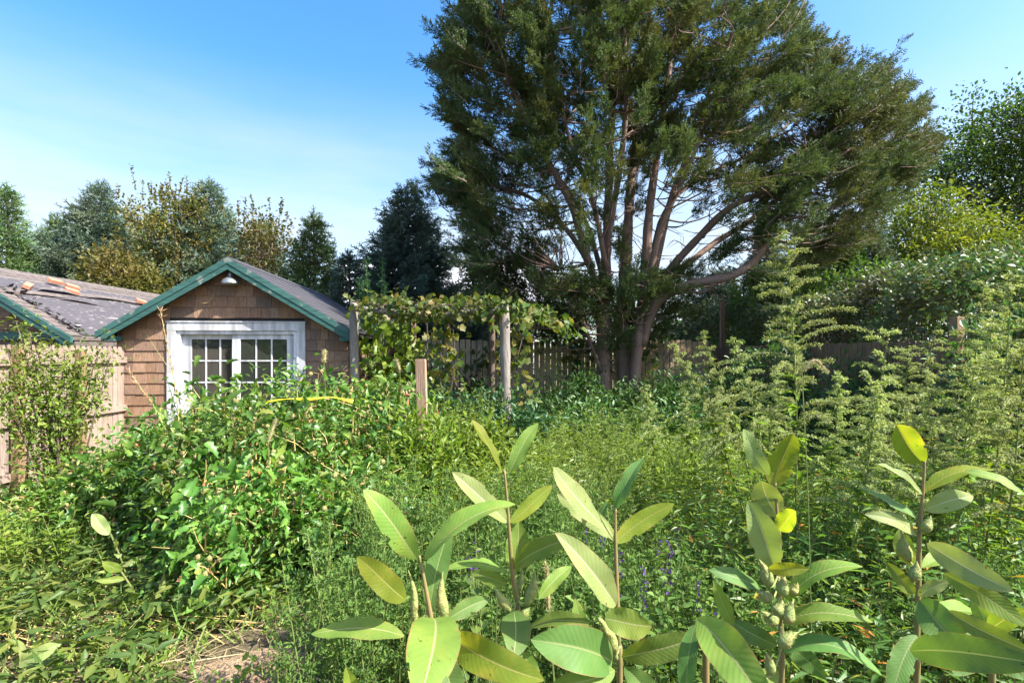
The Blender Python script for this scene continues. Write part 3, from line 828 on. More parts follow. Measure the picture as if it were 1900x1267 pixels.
def spruce(name, lab, px, top, d, hw, mat, seed, group, mid=None, dense=1.0, yoff=0):
    """Conifer whose top shows at px, top; hw is the half width in photo pixels of its widest visible tier."""
    rng = np.random.default_rng(seed)
    tip = P(px, top, d); H = tip[2]; Rm = hw / FPX * d
    base = np.array([tip[0], tip[1], 0.0])
    root = thing(name, base, lab, 'tree', group)
    lean = rng.normal(size=2) * .1
    ax = lambda z: base + np.array([lean[0] * (z / H) ** 2, lean[1] * (z / H) ** 2, z])
    a = Acc(); tube(a, [ax(z) for z in np.linspace(-.1, H * .97, 9)], np.linspace(.16, .012, 9), 7)
    f = Acc(); z = .5
    org, drs, ups, Ls = [], [], [], []
    while z < H * .985:
        rr = Rm * 1.12 * (1 - z / H) ** 1.12 + .07
        nb = int(rng.integers(6, 9) if z < H * .85 else 5)
        ph = rng.uniform(0, 6.28)
        for k in range(nb):
            th = ph + k * 6.283 / nb + rng.normal() * .25
            L = rr * rng.uniform(.72, 1.18)
            up = .15 + .9 * (z / H) ** 3
            dv = np.array([math.cos(th), math.sin(th), 0])
            ts = np.linspace(0, 1, 7)
            pts = ax(z) + dv * (L * ts)[:, None] + np.array([0, 0, 1.0]) * (L * (up * ts - .55 * ts ** 2 * (1 - .8 * z / H) + .35 * ts ** 3))[:, None]
            tube(a, pts[::2], [.018, .012, .008, .004], 4, cap=False)
            # side twigs, denser to the tip
            nt = max(5, int(L / .042 * dense))
            tt = np.sort(rng.uniform(.12, 1, nt) ** .8)
            pp = np.stack([np.interp(tt, ts, pts[:, i]) for i in range(3)], -1)
            side = np.where(np.arange(nt) % 2 == 0, 1, -1)
            pv = np.array([-dv[1], dv[0], 0])
            sl = (.42 * L * (1 - tt) + .16) * rng.uniform(.7, 1.2, nt)
            td = nrm(dv * .8 + pv * side[:, None] * .85 + np.array([0, 0, 1.0]) * (rng.normal(size=nt) * .28 + .1)[:, None])
            nseg = np.maximum(1, np.ceil(sl / .2)).astype(int)
            for s in range(int(nseg.max())):
                mk_ = nseg > s
                org.append(pp[mk_] + td[mk_] * (s * .17) + rng.normal(size=(mk_.sum(), 3)) * .03 - np.array([0, 0, .02 * s * s])); drs.append(nrm(td[mk_] + rng.normal(size=(mk_.sum(), 3)) * .25))
            org.append(pts[-1:] - dv * .1); drs.append(nrm(dv + np.array([0, 0, .35 + up]))[None])
        z += .13 + .12 * (1 - z / H) * rng.uniform(.8, 1.2)
    for k in range(5): org.append(ax(H * 1.0 - .13 * k)[None] + rng.normal(size=(1, 3)) * .01); drs.append(np.array([[0, 0, 1.0]]))
    org = np.concatenate(org); drs = np.concatenate(drs); n = len(org)
    L = rng.uniform(.20, .34, n)
    f.add(*place(T_TWIG, org, drs, unit(rng, n), L, L * 1.35))
    mk('trunk', a, M['twigbark'], root); mk('crown', f, mat, root)
    return root


def limb_tree(root, rng, base, H, spread_f, nl, mat, barkm, leafT, L, wr, nper, crown_c, crown_r, nclump, r0=.14, rnd=.8, spread=.28, multi=1, droop=.15):
    """Broadleaf tree or tall shrub: stems, limbs to every clump, leaves."""
    a, f = Acc(), Acc()
    base = np.array(base, float); cc = np.array(crown_c, float); cr_ = np.array(crown_r, float)
    q = unit(rng, nclump) * (rng.random((nclump, 1)) ** .42)
    C = cc + q * cr_
    fork = base * .35 + cc * .65 - np.array([0, 0, cr_[2] * .55])
    stems = []
    for k in range(multi):
        top = cc + np.array([rng.normal() * cr_[0] * .3, rng.normal() * cr_[1] * .3, cr_[2] * .5])
        b = base + np.append(rng.normal(size=2) * .12 * (multi > 1), 0)
        pts = smoothpath([b, b * .55 + fork * .45 + np.append(rng.normal(size=2) * .1, 0), fork + np.append(rng.normal(size=2) * .2, 0), top], per=4)
        stems.append(pts); tube(a, pts, np.linspace(r0, r0 * .15, len(pts)), 7)
    S = np.concatenate([s[len(s) // 3:] for s in stems])
    for c in C:
        dd = np.linalg.norm(S - c, axis=1) + np.maximum(0, S[:, 2] - c[2] + .3) * 2
        s = S[np.argmin(dd)]
        mid = (s + c) / 2 + rng.normal(size=3) * .12 + np.array([0, 0, -.08 * np.linalg.norm(c - s)])
        tube(a, smoothpath([s, mid, c], per=2), np.linspace(max(.012, r0 * .22), .006, 5), 4, cap=False)
    out = nrm((C - cc) / cr_ + np.array([0, 0, .35]))
    foliage(f, rng, C, out, spread, nper, leafT, L, wr, droop=droop, rnd=rnd)
    mk('trunk', a, barkm, root); mk('crown', f, mat, root)
    return C


GB = 'trees beyond the sheds'
spruce('spruce_tree', 'green spruce cut by the edge beyond the torn roof', 15, 352, 15, 82, M['greenspruce'], 31, GB)
spruce('spruce_tree', 'blue grey spruce above the bricks on the torn roof', 178, 345, 16.5, 185, M['spruce'], 32, GB)
spruce('spruce_tree', 'blue grey spruce straight behind the gable of the glazed shed', 388, 343, 16.5, 185, M['spruce'], 33, GB)
spruce('spruce_tree', 'smaller green spruce above the right slope of the glazed shed', 585, 402, 15, 115, M['greenspruce'], 34, GB)
spruce('spruce_tree', 'tall dark spruce directly behind the arbor', 762, 348, 14.3, 185, M['shadedspruce'], 35, GB, dense=1.25)
spruce('spruce_tree', 'low dark spruce between the shed roof and the arbor', 655, 478, 13.6, 85, M['shadedspruce'], 36, GB)
spruce('spruce_tree', 'low green spruce in the far corner by the torn roof', 75, 430, 16, 100, M['spruce'], 37, GB)
spruce('spruce_tree', 'dark conifer in deep shade behind the picket fence by the trunks', 1330, 505, 16.0, 150, M['shadedspruce'], 38, 'trees behind the cedar', dense=1.2)
spruce('spruce_tree', 'grey green pine behind the fence corner, under the right cedar limbs', 1420, 392, 17.5, 62, M['spruce'], 39, 'trees behind the cedar')
spruce('spruce_tree', 'dark conifer just beyond the hedge below the right cedar branches', 1520, 405, 15, 140, M['greenspruce'], 40, 'trees behind the cedar')
spruce('spruce_tree', 'slim blue spruce poking up beside the yellow green tree', 1632, 425, 14, 45, M['spruce'], 41, 'trees behind the cedar')
spruce('spruce_tree', 'dark spruce behind the arbor on the cedar side', 905, 495, 15.5, 120, M['shadedspruce'], 42, 'trees behind the cedar')

spruce('spruce_tree', 'farther blue grey spruce in the gap right of the gable peak', 482, 412, 18, 130, M['spruce'], 43, GB)
spruce('spruce_tree', 'farther green spruce filling the gap between the two blue grey spruces', 285, 398, 18.5, 150, M['greenspruce'], 44, GB)
spruce('spruce_tree', 'farther spruce in the gap left of the tall blue grey one', 110, 408, 18.5, 120, M['greenspruce'], 45, GB)
SHR = [(300, 352, 540, 15.6, 62, 'tall olive brown shrub between the two blue grey spruces'), (215, 465, 560, 14.6, 52, 'rounded olive brown shrub in front of the blue grey spruce'),
       (352, 362, 540, 15.9, 50, 'narrow reddish brown shrub hugging the spruce behind the gable'), (488, 388, 560, 15.4, 55, 'olive shrub with a pale forked stem above the shed roof'),
       (262, 500, 590, 14.4, 40, 'low olive shrub rising over the ridge of the torn roof')]
for i, (px, t, bt, d, hw, lab) in enumerate(SHR):
    rng = np.random.default_rng(60 + i)
    tp, bp_ = P(px, t, d), P(px, bt, d); w = hw / FPX * d
    root = thing('broadleaf_shrub', (tp[0], d, 0), lab, 'shrub', 'olive shrubs among the spruces')
    cc = (tp + bp_) / 2; hz_ = (tp[2] - bp_[2]) / 2
    C = limb_tree(root, rng, (tp[0], d, 0), 0, 0, 0, M['olive'], M['drytwig'] if i == 3 else M['greybark'], T_LEAF, (.07, .13), .55, 42, cc, (w, w, hz_), 70, r0=.05, multi=3, spread=.17)
    # upright shoots breaking the outline
    f = Acc(); ns = 16
    b = np.stack([tp[0] + rng.normal(size=ns) * w * .6, d + rng.normal(size=ns) * .3, tp[2] - rng.uniform(.1, .9, ns)], -1)
    for k in range(ns):
        L = rng.uniform(.3, .8); top = b[k] + np.array([rng.normal() * .1, 0, L])
        s = rng.random((26, 1)); pts = b[k] + (top - b[k]) * s
        f.add(*place(T_LEAF, pts, nrm(unit(rng, 26) + (0, 0, .8)), unit(rng, 26), rng.uniform(.06, .1, 26), .05))
        tube(f, [b[k], top], [.008, .004], 4, cap=False)
    mk('foliage', f, M['olive'], root)

# right side: hedge, thujas, yellow green tree, tall broadleaf
rng = np.random.default_rng(70)
hd = thing('hedge', (6.6, 9, 0), 'tall dark glossy hedge rising behind the shaded fence', 'hedge')
f, a = Acc(), Acc()
n = 21000
yy = rng.uniform(3.0, 15.5, n); zz = rng.random(n) ** .8
top = 2.72 + .14 * np.sin(yy * 1.1) + .08 * np.sin(yy * 3.3) + .02 * (yy - 6)
xf = 5.25 + .18 * np.sin(yy * 1.7) + .12 * np.sin(zz * 9 + yy * 2.5)
dep = rng.random(n) ** 2 * 1.2
dep2 = np.where(rng.random(n) < .4, rng.uniform(0, 1.4, n), dep)
xx = xf + dep2 + .25 * np.maximum(0, zz - .8)
z = .25 + zz * (top - .25); z = np.where(dep2 > .5, top - rng.random(n) ** 2 * .5, z)
dd = nrm(np.stack([-.8 + .4 * rng.normal(size=n), .5 * rng.normal(size=n), .3 + .5 * rng.normal(size=n)], -1))
for k in range(3):
    L = rng.uniform(.05, .085, n)
    f.add(*place(T_LEAF, np.stack([xx, yy, z], -1) + rng.normal(size=(n, 3)) * .07, nrm(dd + rng.normal(size=(n, 3)) * .5), nrm(np.array([-.35, 0, 1.0]) + rng.normal(size=(n, 3)) * .6), L, L * .6))
for k in range(60):
    y = rng.uniform(3.2, 15); x = rng.uniform(5.5, 6.3)
    tube(a, smoothpath([(6.0, y + rng.normal() * .1, 0), (5.9 + rng.normal() * .1, y, 1.2), (x, y + rng.normal() * .3, 2.6)], per=3), np.linspace(.02, .006, 7), 5, cap=False)
mk('stem', a, M['greybark'], hd); mk('foliage', f, M['hedge'], hd)
# bright upright shoots along the hedge top, further back
PV = [(1405, 520, 12.6), (1440, 500, 12.2), (1475, 505, 11.8), (1500, 520, 11.0), (1545, 500, 10.6), (1590, 490, 10.2), (1625, 478, 9.6), (1670, 492, 9.2), (1720, 486, 8.6), (1780, 482, 8.0), (1840, 470, 7.6)]
PLAB = ['nearest the cedar limb', 'second from the cedar limb', 'behind the tall mugwort spire', 'just past the tall mugwort spire', 'left of the thuja pair', 'below the thuja pair', 'below the slim blue spruce', 'at the foot of the yellow green tree', 'before the middle of the yellow green tree', 'above the square wooden post', 'by the trunks of the tall broadleaf tree']
for i, (px, t, d) in enumerate(PV):
    rng = np.random.default_rng(90 + i)
    tp = P(px, t, d); d0 = d + 1.0
    root = thing('privet_bush', (tp[0], d, 0), 'bright green upright privet shoots over the hedge, ' + PLAB[i], 'bush', 'privet shoots over the hedge')
    f, a = Acc(), Acc()
    for k in range(26):
        b = np.array([tp[0] + rng.normal() * .45, d + rng.normal() * .3, tp[2] - rng.uniform(.6, 1.3)]); L = rng.uniform(.5, 1.1)
        tpp = b + np.array([rng.normal() * .12, rng.normal() * .1, L]); tpp[2] = min(tpp[2], tp[2] + rng.uniform(-.15, .15))
        m_ = 46; s = rng.random((m_, 1)); pts = b + (tpp - b) * s
        f.add(*place(T_LEAF, pts, nrm(unit(rng, m_) * .9 + (0, 0, .6)), unit(rng, m_) + (0, 0, .5), rng.uniform(.05, .09, m_), .042))
        tube(a, [(tp[0] + rng.normal() * .1, d, 0), b, tpp], [.014, .008, .004], 4, cap=False)
    mk('stem', a, M['greybark'], root); mk('foliage', f, M['privet'], root)

for i, (px, t, bt, d, hw, lab) in enumerate([(1570, 462, 640, 12.5, 14, 'taller of the two narrow dark thujas behind the hedge'), (1594, 443, 620, 13.2, 15, 'thinner dark thuja column beside the slim blue spruce')]):
    rng = np.random.default_rng(110 + i); tp = P(px, t, d); w = hw / FPX * d
    root = thing('thuja_tree', (tp[0], d, 0), lab, 'tree', 'narrow thujas')
    n = 2600; zz = rng.random(n) ** .8; rr = w * np.sqrt(1 - zz * .98) * (.8 + .4 * rng.random(n)); th = rng.uniform(0, 6.28, n)
    o = np.stack([tp[0] + rr * np.cos(th), d + rr * np.sin(th), zz * tp[2]], -1)
    f = Acc(); f.add(*place(T_SPRAY, o, nrm(np.stack([np.cos(th) * .5, np.sin(th) * .5, np.full(n, 1.0)], -1) + rng.normal(size=(n, 3)) * .2), unit(rng, n), rng.uniform(.12, .22, n), rng.uniform(.12, .2, n)))
    mk('crown', f, M['thuja'], root); mk('trunk', tube(Acc(), [(tp[0], d, 0), (tp[0], d, tp[2] * .8)], [.06, .02], 6), M['greybark'], root)

rng = np.random.default_rng(120)
p = P(1725, 440, 19)
root = thing('broadleaf_tree', (p[0], 19, 0), 'yellow green broadleaf tree glowing above the hedge', 'tree')
limb_tree(root, rng, (p[0], 19, 0), 0, 0, 0, M['yellowtree'], M['greybark'], T_LEAF, (.10, .18), .5, 70, P(1722, 455, 19), (2.3, 1.8, 2.1), 170, r0=.12, multi=2, spread=.28, droop=.4)
root = thing('broadleaf_tree', (14.2, 17, 0), 'lower yellow green bush filling in below the tall broadleaf tree', 'tree')
limb_tree(root, rng, (14.2, 17, 0), 0, 0, 0, M['yellowtree'], M['greybark'], T_LEAF, (.10, .17), .5, 60, P(1800, 470, 17), (1.6, 1.5, 1.0), 70, r0=.08, multi=2, spread=.26, droop=.4)
rng = np.random.default_rng(121)
root = thing('broadleaf_tree', (24.5, 22.5, 0), 'tall dark broadleaf tree with leaning trunks at the sunlit edge', 'tree')
f, a = Acc(), Acc()
D = 22.5
Cs = []
lim = [[(1880, 560), (1850, 440), (1815, 385), (1775, 340), (1745, 310)], [(1885, 560), (1880, 440), (1860, 370), (1835, 300), (1810, 255)], [(1900, 560), (1900, 420), (1905, 330), (1900, 260), (1890, 215)], [(1915, 560), (1930, 420), (1960, 320), (1985, 250)], [(1905, 500), (1985, 400), (2050, 330)]]
for j, Lm in enumerate(lim):
    pts = smoothpath([P(x, y, D + [0, .6, -.5, .8, .3][j]) for x, y in Lm], per=4)
    pts = np.vstack([[pts[0][0] * .98 + .4, pts[0][1], 0], pts])
    tube(a, pts, np.linspace(.26, .05, len(pts)), 8)
    for p in pts[len(pts) // 3:]:
        for k in range(5):
            c = p + rng.normal(size=3) * np.array([.75, 1.1, .6]) + np.array([0, 0, .3]); Cs.append(c)
            tube(a, [p, (p + c) / 2 + rng.normal(size=3) * .1, c], [.04, .025, .01], 4, cap=False)
for (px, py) in [(1720, 330), (1740, 300), (1760, 280), (1790, 262), (1830, 240), (1850, 232), (1870, 222), (1890, 212), (1735, 360), (1770, 330), (1800, 300), (1700, 345), (1860, 205), (1910, 195), (1940, 200), (1760, 420), (1790, 440), (1840, 420), (1870, 470), (1900, 480)]:
    for k in range(3): Cs.append(P(px, py, D) + rng.normal(size=3) * np.array([.35, .9, .3]))
Cs = np.array(Cs); cc = P(1900, 340, D)
foliage(f, rng, Cs, nrm(Cs - cc + (0, 0, 1)), .36, 62, T_LEAF, (.12, .2), .6, droop=.25)
mk('trunk', a, M['greybark'], root); mk('crown', f, M['decid'], root)

# ------------------------------------------------------------------ the big multi-stemmed cedar
rng = np.random.default_rng(200)
D0 = 11.0
ced = thing('cedar_tree', P(1150, 655, D0) * (1, 1, 0), 'huge many stemmed red cedar spreading over the picket fence', 'tree')
C3 = lambda px, py, dz=0.0: P(px, py, D0 + dz)       # dz behind the trunk
LIMBS = [
    [(1120, 760, 17, 0), (1118, 640, 15, 0), (1122, 520, 13, .1), (1128, 400, 10, .2), (1135, 250, 8, .3), (1140, 100, 6, .3), (1146, -60, 4, .3), (1150, -230, 2, .3)],
    [(1166, 770, 13, .1), (1156, 650, 17, .1), (1160, 560, 15, .2), (1165, 450, 12, .3), (1178, 300, 10, .5), (1190, 150, 7, .7), (1200, 0, 5, .8), (1205, -240, 2, .9)],
    [(1172, 770, 11, -.3), (1184, 640, 14, -.25), (1195, 540, 13, -.2), (1206, 400, 9, -.3), (1230, 250, 7, -.5), (1246, 100, 5, -.6), (1262, -100, 2, -.8)],
    [(1192, 590, 11, -.1), (1215, 500, 10, .2), (1245, 380, 8, .5), (1290, 250, 6, .8), (1330, 120, 4, 1.1), (1350, -20, 2, 1.2)],
    [(1198, 575, 10, 0), (1240, 505, 9, -.1), (1290, 440, 8, -.3), (1350, 385, 7, -.5), (1430, 345, 5, -.8), (1520, 260, 3.5, -1.0), (1600, 170, 2, -1.1)],
    [(1190, 640, 11, -.25), (1222, 560, 11, -.4), (1280, 525, 10, -.7), (1350, 510, 9, -.9), (1392, 488, 8, -1.0), (1420, 440, 7, -1.1), (1442, 395, 6, -1.2), (1500, 330, 4.5, -1.4), (1580, 275, 2, -1.6)],
    [(1205, 545, 8, .2), (1270, 500, 7, .4), (1330, 450, 6.5, .6), (1390, 410, 6, .8), (1440, 370, 5, 1.0), (1540, 320, 3.5, 1.3), (1660, 270, 2, 1.5)],
    [(1118, 560, 8, 0), (1090, 470, 8, -.2), (1060, 380, 7, -.4), (1020, 300, 6, -.6), (980, 220, 5, -.8), (940, 130, 3.5, -1.0), (895, 50, 2, -1.1)],
    [(1115, 540, 6, .2), (1060, 440, 5.5, .5), (990, 370, 5, .9), (930, 345, 4, 1.2), (860, 335, 2.5, 1.4), (800, 340, 1.5, 1.5)],
    [(1122, 480, 7, -.2), (1150, 330, 6, -.7), (1160, 180, 4.5, -1.1), (1150, 20, 3, -1.4), (1140, -150, 2, -1.5)],
    [(1116, 690, 4, -.2), (1085, 610, 4, -.5), (1060, 545, 3, -.8), (1040, 500, 2, -1.0)],
    [(1110, 650, 4, .1), (1050, 605, 3.5, .3), (1000, 590, 3, .5), (950, 570, 2, .6)],
    [(1200, 520, 6, .5), (1230, 400, 5.5, 1.0), (1290, 340, 4.5, 1.5), (1400, 280, 3.5, 2.1), (1500, 200, 2.5, 2.5)],
    [(1120, 520, 6, .5), (1080, 400, 5, 1.1), (1010, 280, 4, 1.7), (960, 180, 3, 2.2), (930, 60, 2, 2.5)],
    [(1195, 560, 6, -.5), (1230, 430, 6, -.9), (1270, 320, 4.5, -1.3), (1320, 200, 3, -1.7), (1350, 90, 1, -1.9)],
    [(1125, 500, 6, -.5), (1100, 380, 5, -.9), (1060, 260, 3.5, -1.4), (1030, 150, 2, -1.7), (1015, 60, 1, -1.9)],
    [(1255, 540, 3, -.8), (1300, 545, 3, -1.0), (1318, 530, 2.5, -1.1), (1335, 528, 1.5, -1.2)],
]
a = Acc(); SK = []; SR = []
for Lm in LIMBS:
    pts = np.array([C3(x, y, dz) for x, y, r, dz in Lm]); rad = np.array([r for _, _, r, _ in Lm]) / FPX * D0 * .86
    if Lm[0][1] > 750: pts[0][2] = -.1
    pts[1:-1] += rng.normal(size=(len(pts) - 2, 3)) * .03
    sp = smoothpath(pts, per=6); rr = np.interp(np.linspace(0, 1, len(sp)), np.linspace(0, 1, len(rad)), rad)
    rr = rr * (1 + .06 * rng.normal(size=len(sp)))
    tube(a, sp, rr, 10)
    SK.append(sp); SR.append(rr)
SK = np.concatenate(SK); SR = np.concatenate(SR)
poly = np.array([(890, -280), (868, -60), (868, 20), (835, 60), (845, 95), (820, 120), (835, 155), (828, 205), (866, 240), (850, 285), (822, 310), (812, 345), (856, 372), (862, 420), (862, 480), (880, 550), (900, 590), (960, 585), (1000, 620), (1100, 645), (1240, 640), (1300, 570), (1440, 500), (1530, 480), (1600, 440), (1660, 360), (1712, 300), (1722, 235), (1700, 190), (1660, 165), (1640, 120), (1600, 185), (1545, 150), (1540, 95), (1490, 60), (1465, 0), (1455, -100), (1400, -280)], float)


def inside(pp):
    x, y = pp[:, 0], pp[:, 1]; r = np.zeros(len(pp), bool)
    for i in range(len(poly)):
        (x1, y1), (x2, y2) = poly[i], poly[i - 1]
        c = ((y1 > y) != (y2 > y)) & (x < (x2 - x1) * (y - y1) / (y2 - y1 + 1e-9) + x1)
        r ^= c
    return r


cand = np.stack([rng.uniform(760, 1745, 14000), rng.uniform(-280, 650, 14000)], -1)
cand = cand[inside(cand)]
dens = np.ones(len(cand))
x, y = cand.T
win = np.exp(-((x - 1230) / 170) ** 2 - ((y - 400) / 100) ** 2) * 1.0 + np.exp(-((x - 1000) / 70) ** 2 - ((y - 420) / 60) ** 2) * .5 + np.exp(-((x - 1390) / 110) ** 2 - ((y - 430) / 60) ** 2) * 1.0
dens *= np.clip(1.05 - win, .06, 1)
dens *= np.where((y > 470) & (x > 1010) & (y < 640), np.where((x < 1260) & (y > 520), .6, .18), 1)
dens *= np.where((y > 500) & (x < 1010), .7, 1)
dens *= np.where((x > 1400) & (y > 390), .5, 1)
dens *= np.where(y < -60, .45, 1)
cand = cand[rng.random(len(cand)) < dens][:760]
x, y = cand.T
hx = np.clip(1 - ((x - 1230) / 520) ** 2, .05, 1)
dz = rng.uniform(-1, 1, len(cand)) * 2.7 * np.sqrt(hx) * np.where(y > 450, .5, 1)
CC = np.stack([(x - 950) / FPX * (D0 + dz), D0 + dz, EYE + (655 - y) / FPX * (D0 + dz)], -1)
for Lm in LIMBS[:-1]:               # plumes along the outer half of every limb
    if Lm[-1][1] > 420: continue
    q = smoothpath(np.array([C3(x, y, dz) for x, y, r, dz in Lm]), per=6); q = q[int(len(q) * .62):]
    CC = np.concatenate([CC, np.repeat(q[::2], 2, 0) + rng.normal(size=(len(q[::2]) * 2, 3)) * .28])
LOWP = [P(rng.uniform(1000, 1290), rng.uniform(508, 612), D0 + rng.uniform(-1.7, 1.0)) for _ in range(46)] + [P(rng.uniform(880, 1010), rng.uniform(470, 590), D0 + rng.uniform(-1.0, 1.5)) for _ in range(26)]
CC = np.concatenate([CC, np.array(LOWP)])
f = Acc(); fo, fd, fu, fl = [], [], [], []
axis = np.array([(1160 - 950) / FPX * D0, D0, 0])
for c in CC:
    out = c - axis; out[2] = 0; r_h = np.linalg.norm(out); out = out / max(r_h, .1)
    dirn = nrm(out * min(1, r_h / 2.2) + np.array([0.12, 0, .42 + .25 * rng.normal()]) + rng.normal(size=3) * .25)
    L = rng.uniform(.6, 1.2)
    b = c - dirn * L * .6; tip = c + dirn * L * .4 + np.array([0, 0, .06])
    dd = np.linalg.norm(SK - b, axis=1) + np.maximum(0, SK[:, 2] - b[2]) * 1.6
    s = SK[np.argmin(dd)]
    if np.linalg.norm(s - b) < 3.2:
        mid = (s + b) / 2 + rng.normal(size=3) * .10 - np.array([0, 0, .10 * np.linalg.norm(b - s)])
        pts = smoothpath([s, mid, b, tip], per=3)
    else: pts = smoothpath([b, c, tip], per=3)
    tube(a, pts, np.linspace(.020, .004, len(pts)), 4, cap=False)
    ns = 17
    for k in range(ns):
        t = .1 + .85 * k / ns + rng.normal() * .03
        o = b + (tip - b) * t
        sd = nrm(dirn * .95 + nrm(np.cross(dirn, unit(rng, 1)[0])) * .62 + np.array([0, 0, .15]))
        sl = (.25 * (1 - t) + .075) * rng.uniform(.6, 1.3) * L / .8
        m_ = max(3, int(sl / .026))
        tt = rng.random((m_, 1)) ** .8
        fo.append(o + sd * sl * tt + rng.normal(size=(m_, 3)) * .022)
        fd.append(nrm(sd + rng.normal(size=(m_, 3)) * .42 + np.array([0, 0, .15])))
    m_ = 6; fo.append(tip - dirn * rng.random((m_, 1)) * .25); fd.append(nrm(dirn + rng.normal(size=(m_, 3)) * .25))
# long pointed shoots that break the outline
for (bx, by, tx, ty) in [(850, 130, 758, 106), (850, 80, 782, 40), (870, 60, 822, -10), (860, 215, 790, 200), (860, 170, 800, 150), (870, 330, 765, 340), (860, 320, 782, 300), (880, 270, 815, 268), (880, 400, 830, 378),
                         (1600, 260, 1738, 186), (1620, 320, 1736, 258), (1580, 190, 1684, 62), (1600, 230, 1694, 150), (1480, 130, 1566, 66), (1500, 160, 1560, 110), (1640, 340, 1716, 300), (1590, 280, 1716, 218), (1440, 60, 1500, 10), (1560, 200, 1640, 118), (1620, 380, 1700, 350), (1540, 130, 1572, 78)]:
    dzz = rng.normal() * .5; b, tip = C3(bx, by, dzz), C3(tx, ty, dzz); dirn = nrm(tip - b); L = np.linalg.norm(tip - b)
    pts = smoothpath([b, (b + tip) / 2 - (0, 0, .06), tip], per=5); tube(a, pts, np.linspace(.016, .002, len(pts)), 4, cap=False)
    for k in range(26):
        t = k / 26; o = pts[int(t * (len(pts) - 1))]
        sd = nrm(dirn + nrm(np.cross(dirn, unit(rng, 1)[0])) * .75 + np.array([0, 0, .1])); sl = (.36 * (1 - t) + .05) * rng.uniform(.7, 1.2) * min(1, L)
        m_ = max(3, int(sl / .03)); fo.append(o + sd * sl * rng.random((m_, 1)) + rng.normal(size=(m_, 3)) * .02); fd.append(nrm(sd + rng.normal(size=(m_, 3)) * .35))
# the outline is ragged: shoots start inside the crown and reach past its edge
E_ = [(poly[i] + (poly[(i + 1) % len(poly)] - poly[i]) * q) for i in range(len(poly)) for q in np.arange(0, 1, 34 / max(34, np.linalg.norm(poly[(i + 1) % len(poly)] - poly[i])))]
for e in E_:
    if e[1] < -120 or (e[1] > 520 and 930 < e[0] < 1400): continue
    for _ in range(3):
        ov = nrm(e - np.array([1200, 330])); sidex = 1 if e[0] > 1200 else -1
        dv = nrm(ov * .9 + np.array([.35 * sidex + .12, -.55]) + rng.normal(size=2) * .3); ln = rng.uniform(60, 130)
        dzz = rng.normal() * .9; q = rng.uniform(.2, .55)
        b, tip = C3(*(e - dv * ln * (1 - q)), dzz), C3(*(e + dv * ln * q * .75), dzz + rng.normal() * .2); dirn = nrm(tip - b); L = np.linalg.norm(tip - b)
        pts = smoothpath([b, (b + tip) / 2 - (0, 0, .07), tip], per=4); tube(a, pts, np.linspace(.013, .002, len(pts)), 4, cap=False)
        for k in range(20):
            t = k / 20; o = pts[int(t * (len(pts) - 1))]
            sd = nrm(dirn + nrm(np.cross(dirn, unit(rng, 1)[0])) * .7 + np.array([0, 0, .08])); sl = (.30 * (1 - t) + .05) * rng.uniform(.6, 1.2) * min(1, L)
            m_ = max(2, int(sl / .034)); fo.append(o + sd * sl * rng.random((m_, 1)) + rng.normal(size=(m_, 3)) * .018); fd.append(nrm(sd + rng.normal(size=(m_, 3)) * .3))
fo = np.concatenate(fo); fd = np.concatenate(fd); n = len(fo)
L = rng.uniform(.10, .19, n)
f.add(*place(T_SPRAY, fo, fd, nrm(np.array([0, 0, 1.0]) + rng.normal(size=(n, 3)) * .7), L, L))
# bare dead twigs low in the crown
for k in range(230):
    i = rng.integers(len(SK)); s = SK[i]
    if not (2.4 < s[2] < 6.5): continue
    d = nrm(np.array([rng.normal(), rng.normal(), rng.normal() * .5 + .1])); L = rng.uniform(.3, 1.1)
    pts = smoothpath([s, s + d * L * .5 + rng.normal(size=3) * .06, s + d * L + rng.normal(size=3) * .12], per=3)
    tube(a, pts, np.linspace(.012, .003, len(pts)), 4, cap=False)
    for q in range(2):
        e = pts[rng.integers(2, len(pts))]; tube(a, [e, e + nrm(d + rng.normal(size=3) * .7) * L * .4], [.006, .002], 4, cap=False)
mk('trunk', a, M['bark'], ced, smooth=True); mk('crown', f, M['cedar'], ced)
print('cedar sprays', n)

# tree line far behind, one mass of foliage
rng = np.random.default_rng(230)
f = Acc()
n = 420
th = rng.uniform(-62, 62, n); dd = rng.uniform(36, 48, n); hgt = 2.0 + 5.5 * rng.random(n) * (.55 + .45 * np.sin(th * .21) ** 2)
C = np.stack([np.sin(np.radians(th)) * dd, np.cos(np.radians(th)) * dd, rng.random(n) ** .7 * hgt], -1)
foliage(f, rng, C, np.tile([[0, -.5, .6]], (n, 1)), .8, 60, T_LEAF, (.3, .6), .6)
stuff(mk('distant_wood', f, M['decid']))


# ------------------------------------------------------------------ vines on the arbor
rng = np.random.default_rng(300)
tA, tB, tC, tD = PERG


def vine(lab, paths, n, seed, L=(.07, .13), mat=None, spread=.09):
    rg = np.random.default_rng(seed)
    root = thing('grape_vine', paths[0][0] * (1, 1, 0), lab, 'vine')
    a, f = Acc(), Acc()
    for pth in paths:
        sp = smoothpath(pth, per=5); sp[1:-1] += rg.normal(size=(len(sp) - 2, 3)) * .02
        tube(a, sp, np.linspace(.014, .006, len(sp)), 5, cap=False)
        ln = np.linalg.norm(np.diff(sp, axis=0), axis=1).sum(); m_ = int(n * ln)
        t = rg.uniform(0, len(sp) - 1.01, m_); i = t.astype(int); o = sp[i] + (sp[i + 1] - sp[i]) * (t - i)[:, None]
        foliage(f, rg, o, nrm(rg.normal(size=(m_, 3)) + (0, -.4, 0)), spread, 1, T_GRAPE, L, .95, droop=.6, rnd=.8, upr=.9)
    mk('stem', a, M['twigbark'], root); mk('foliage', f, mat or M['grape'], root)


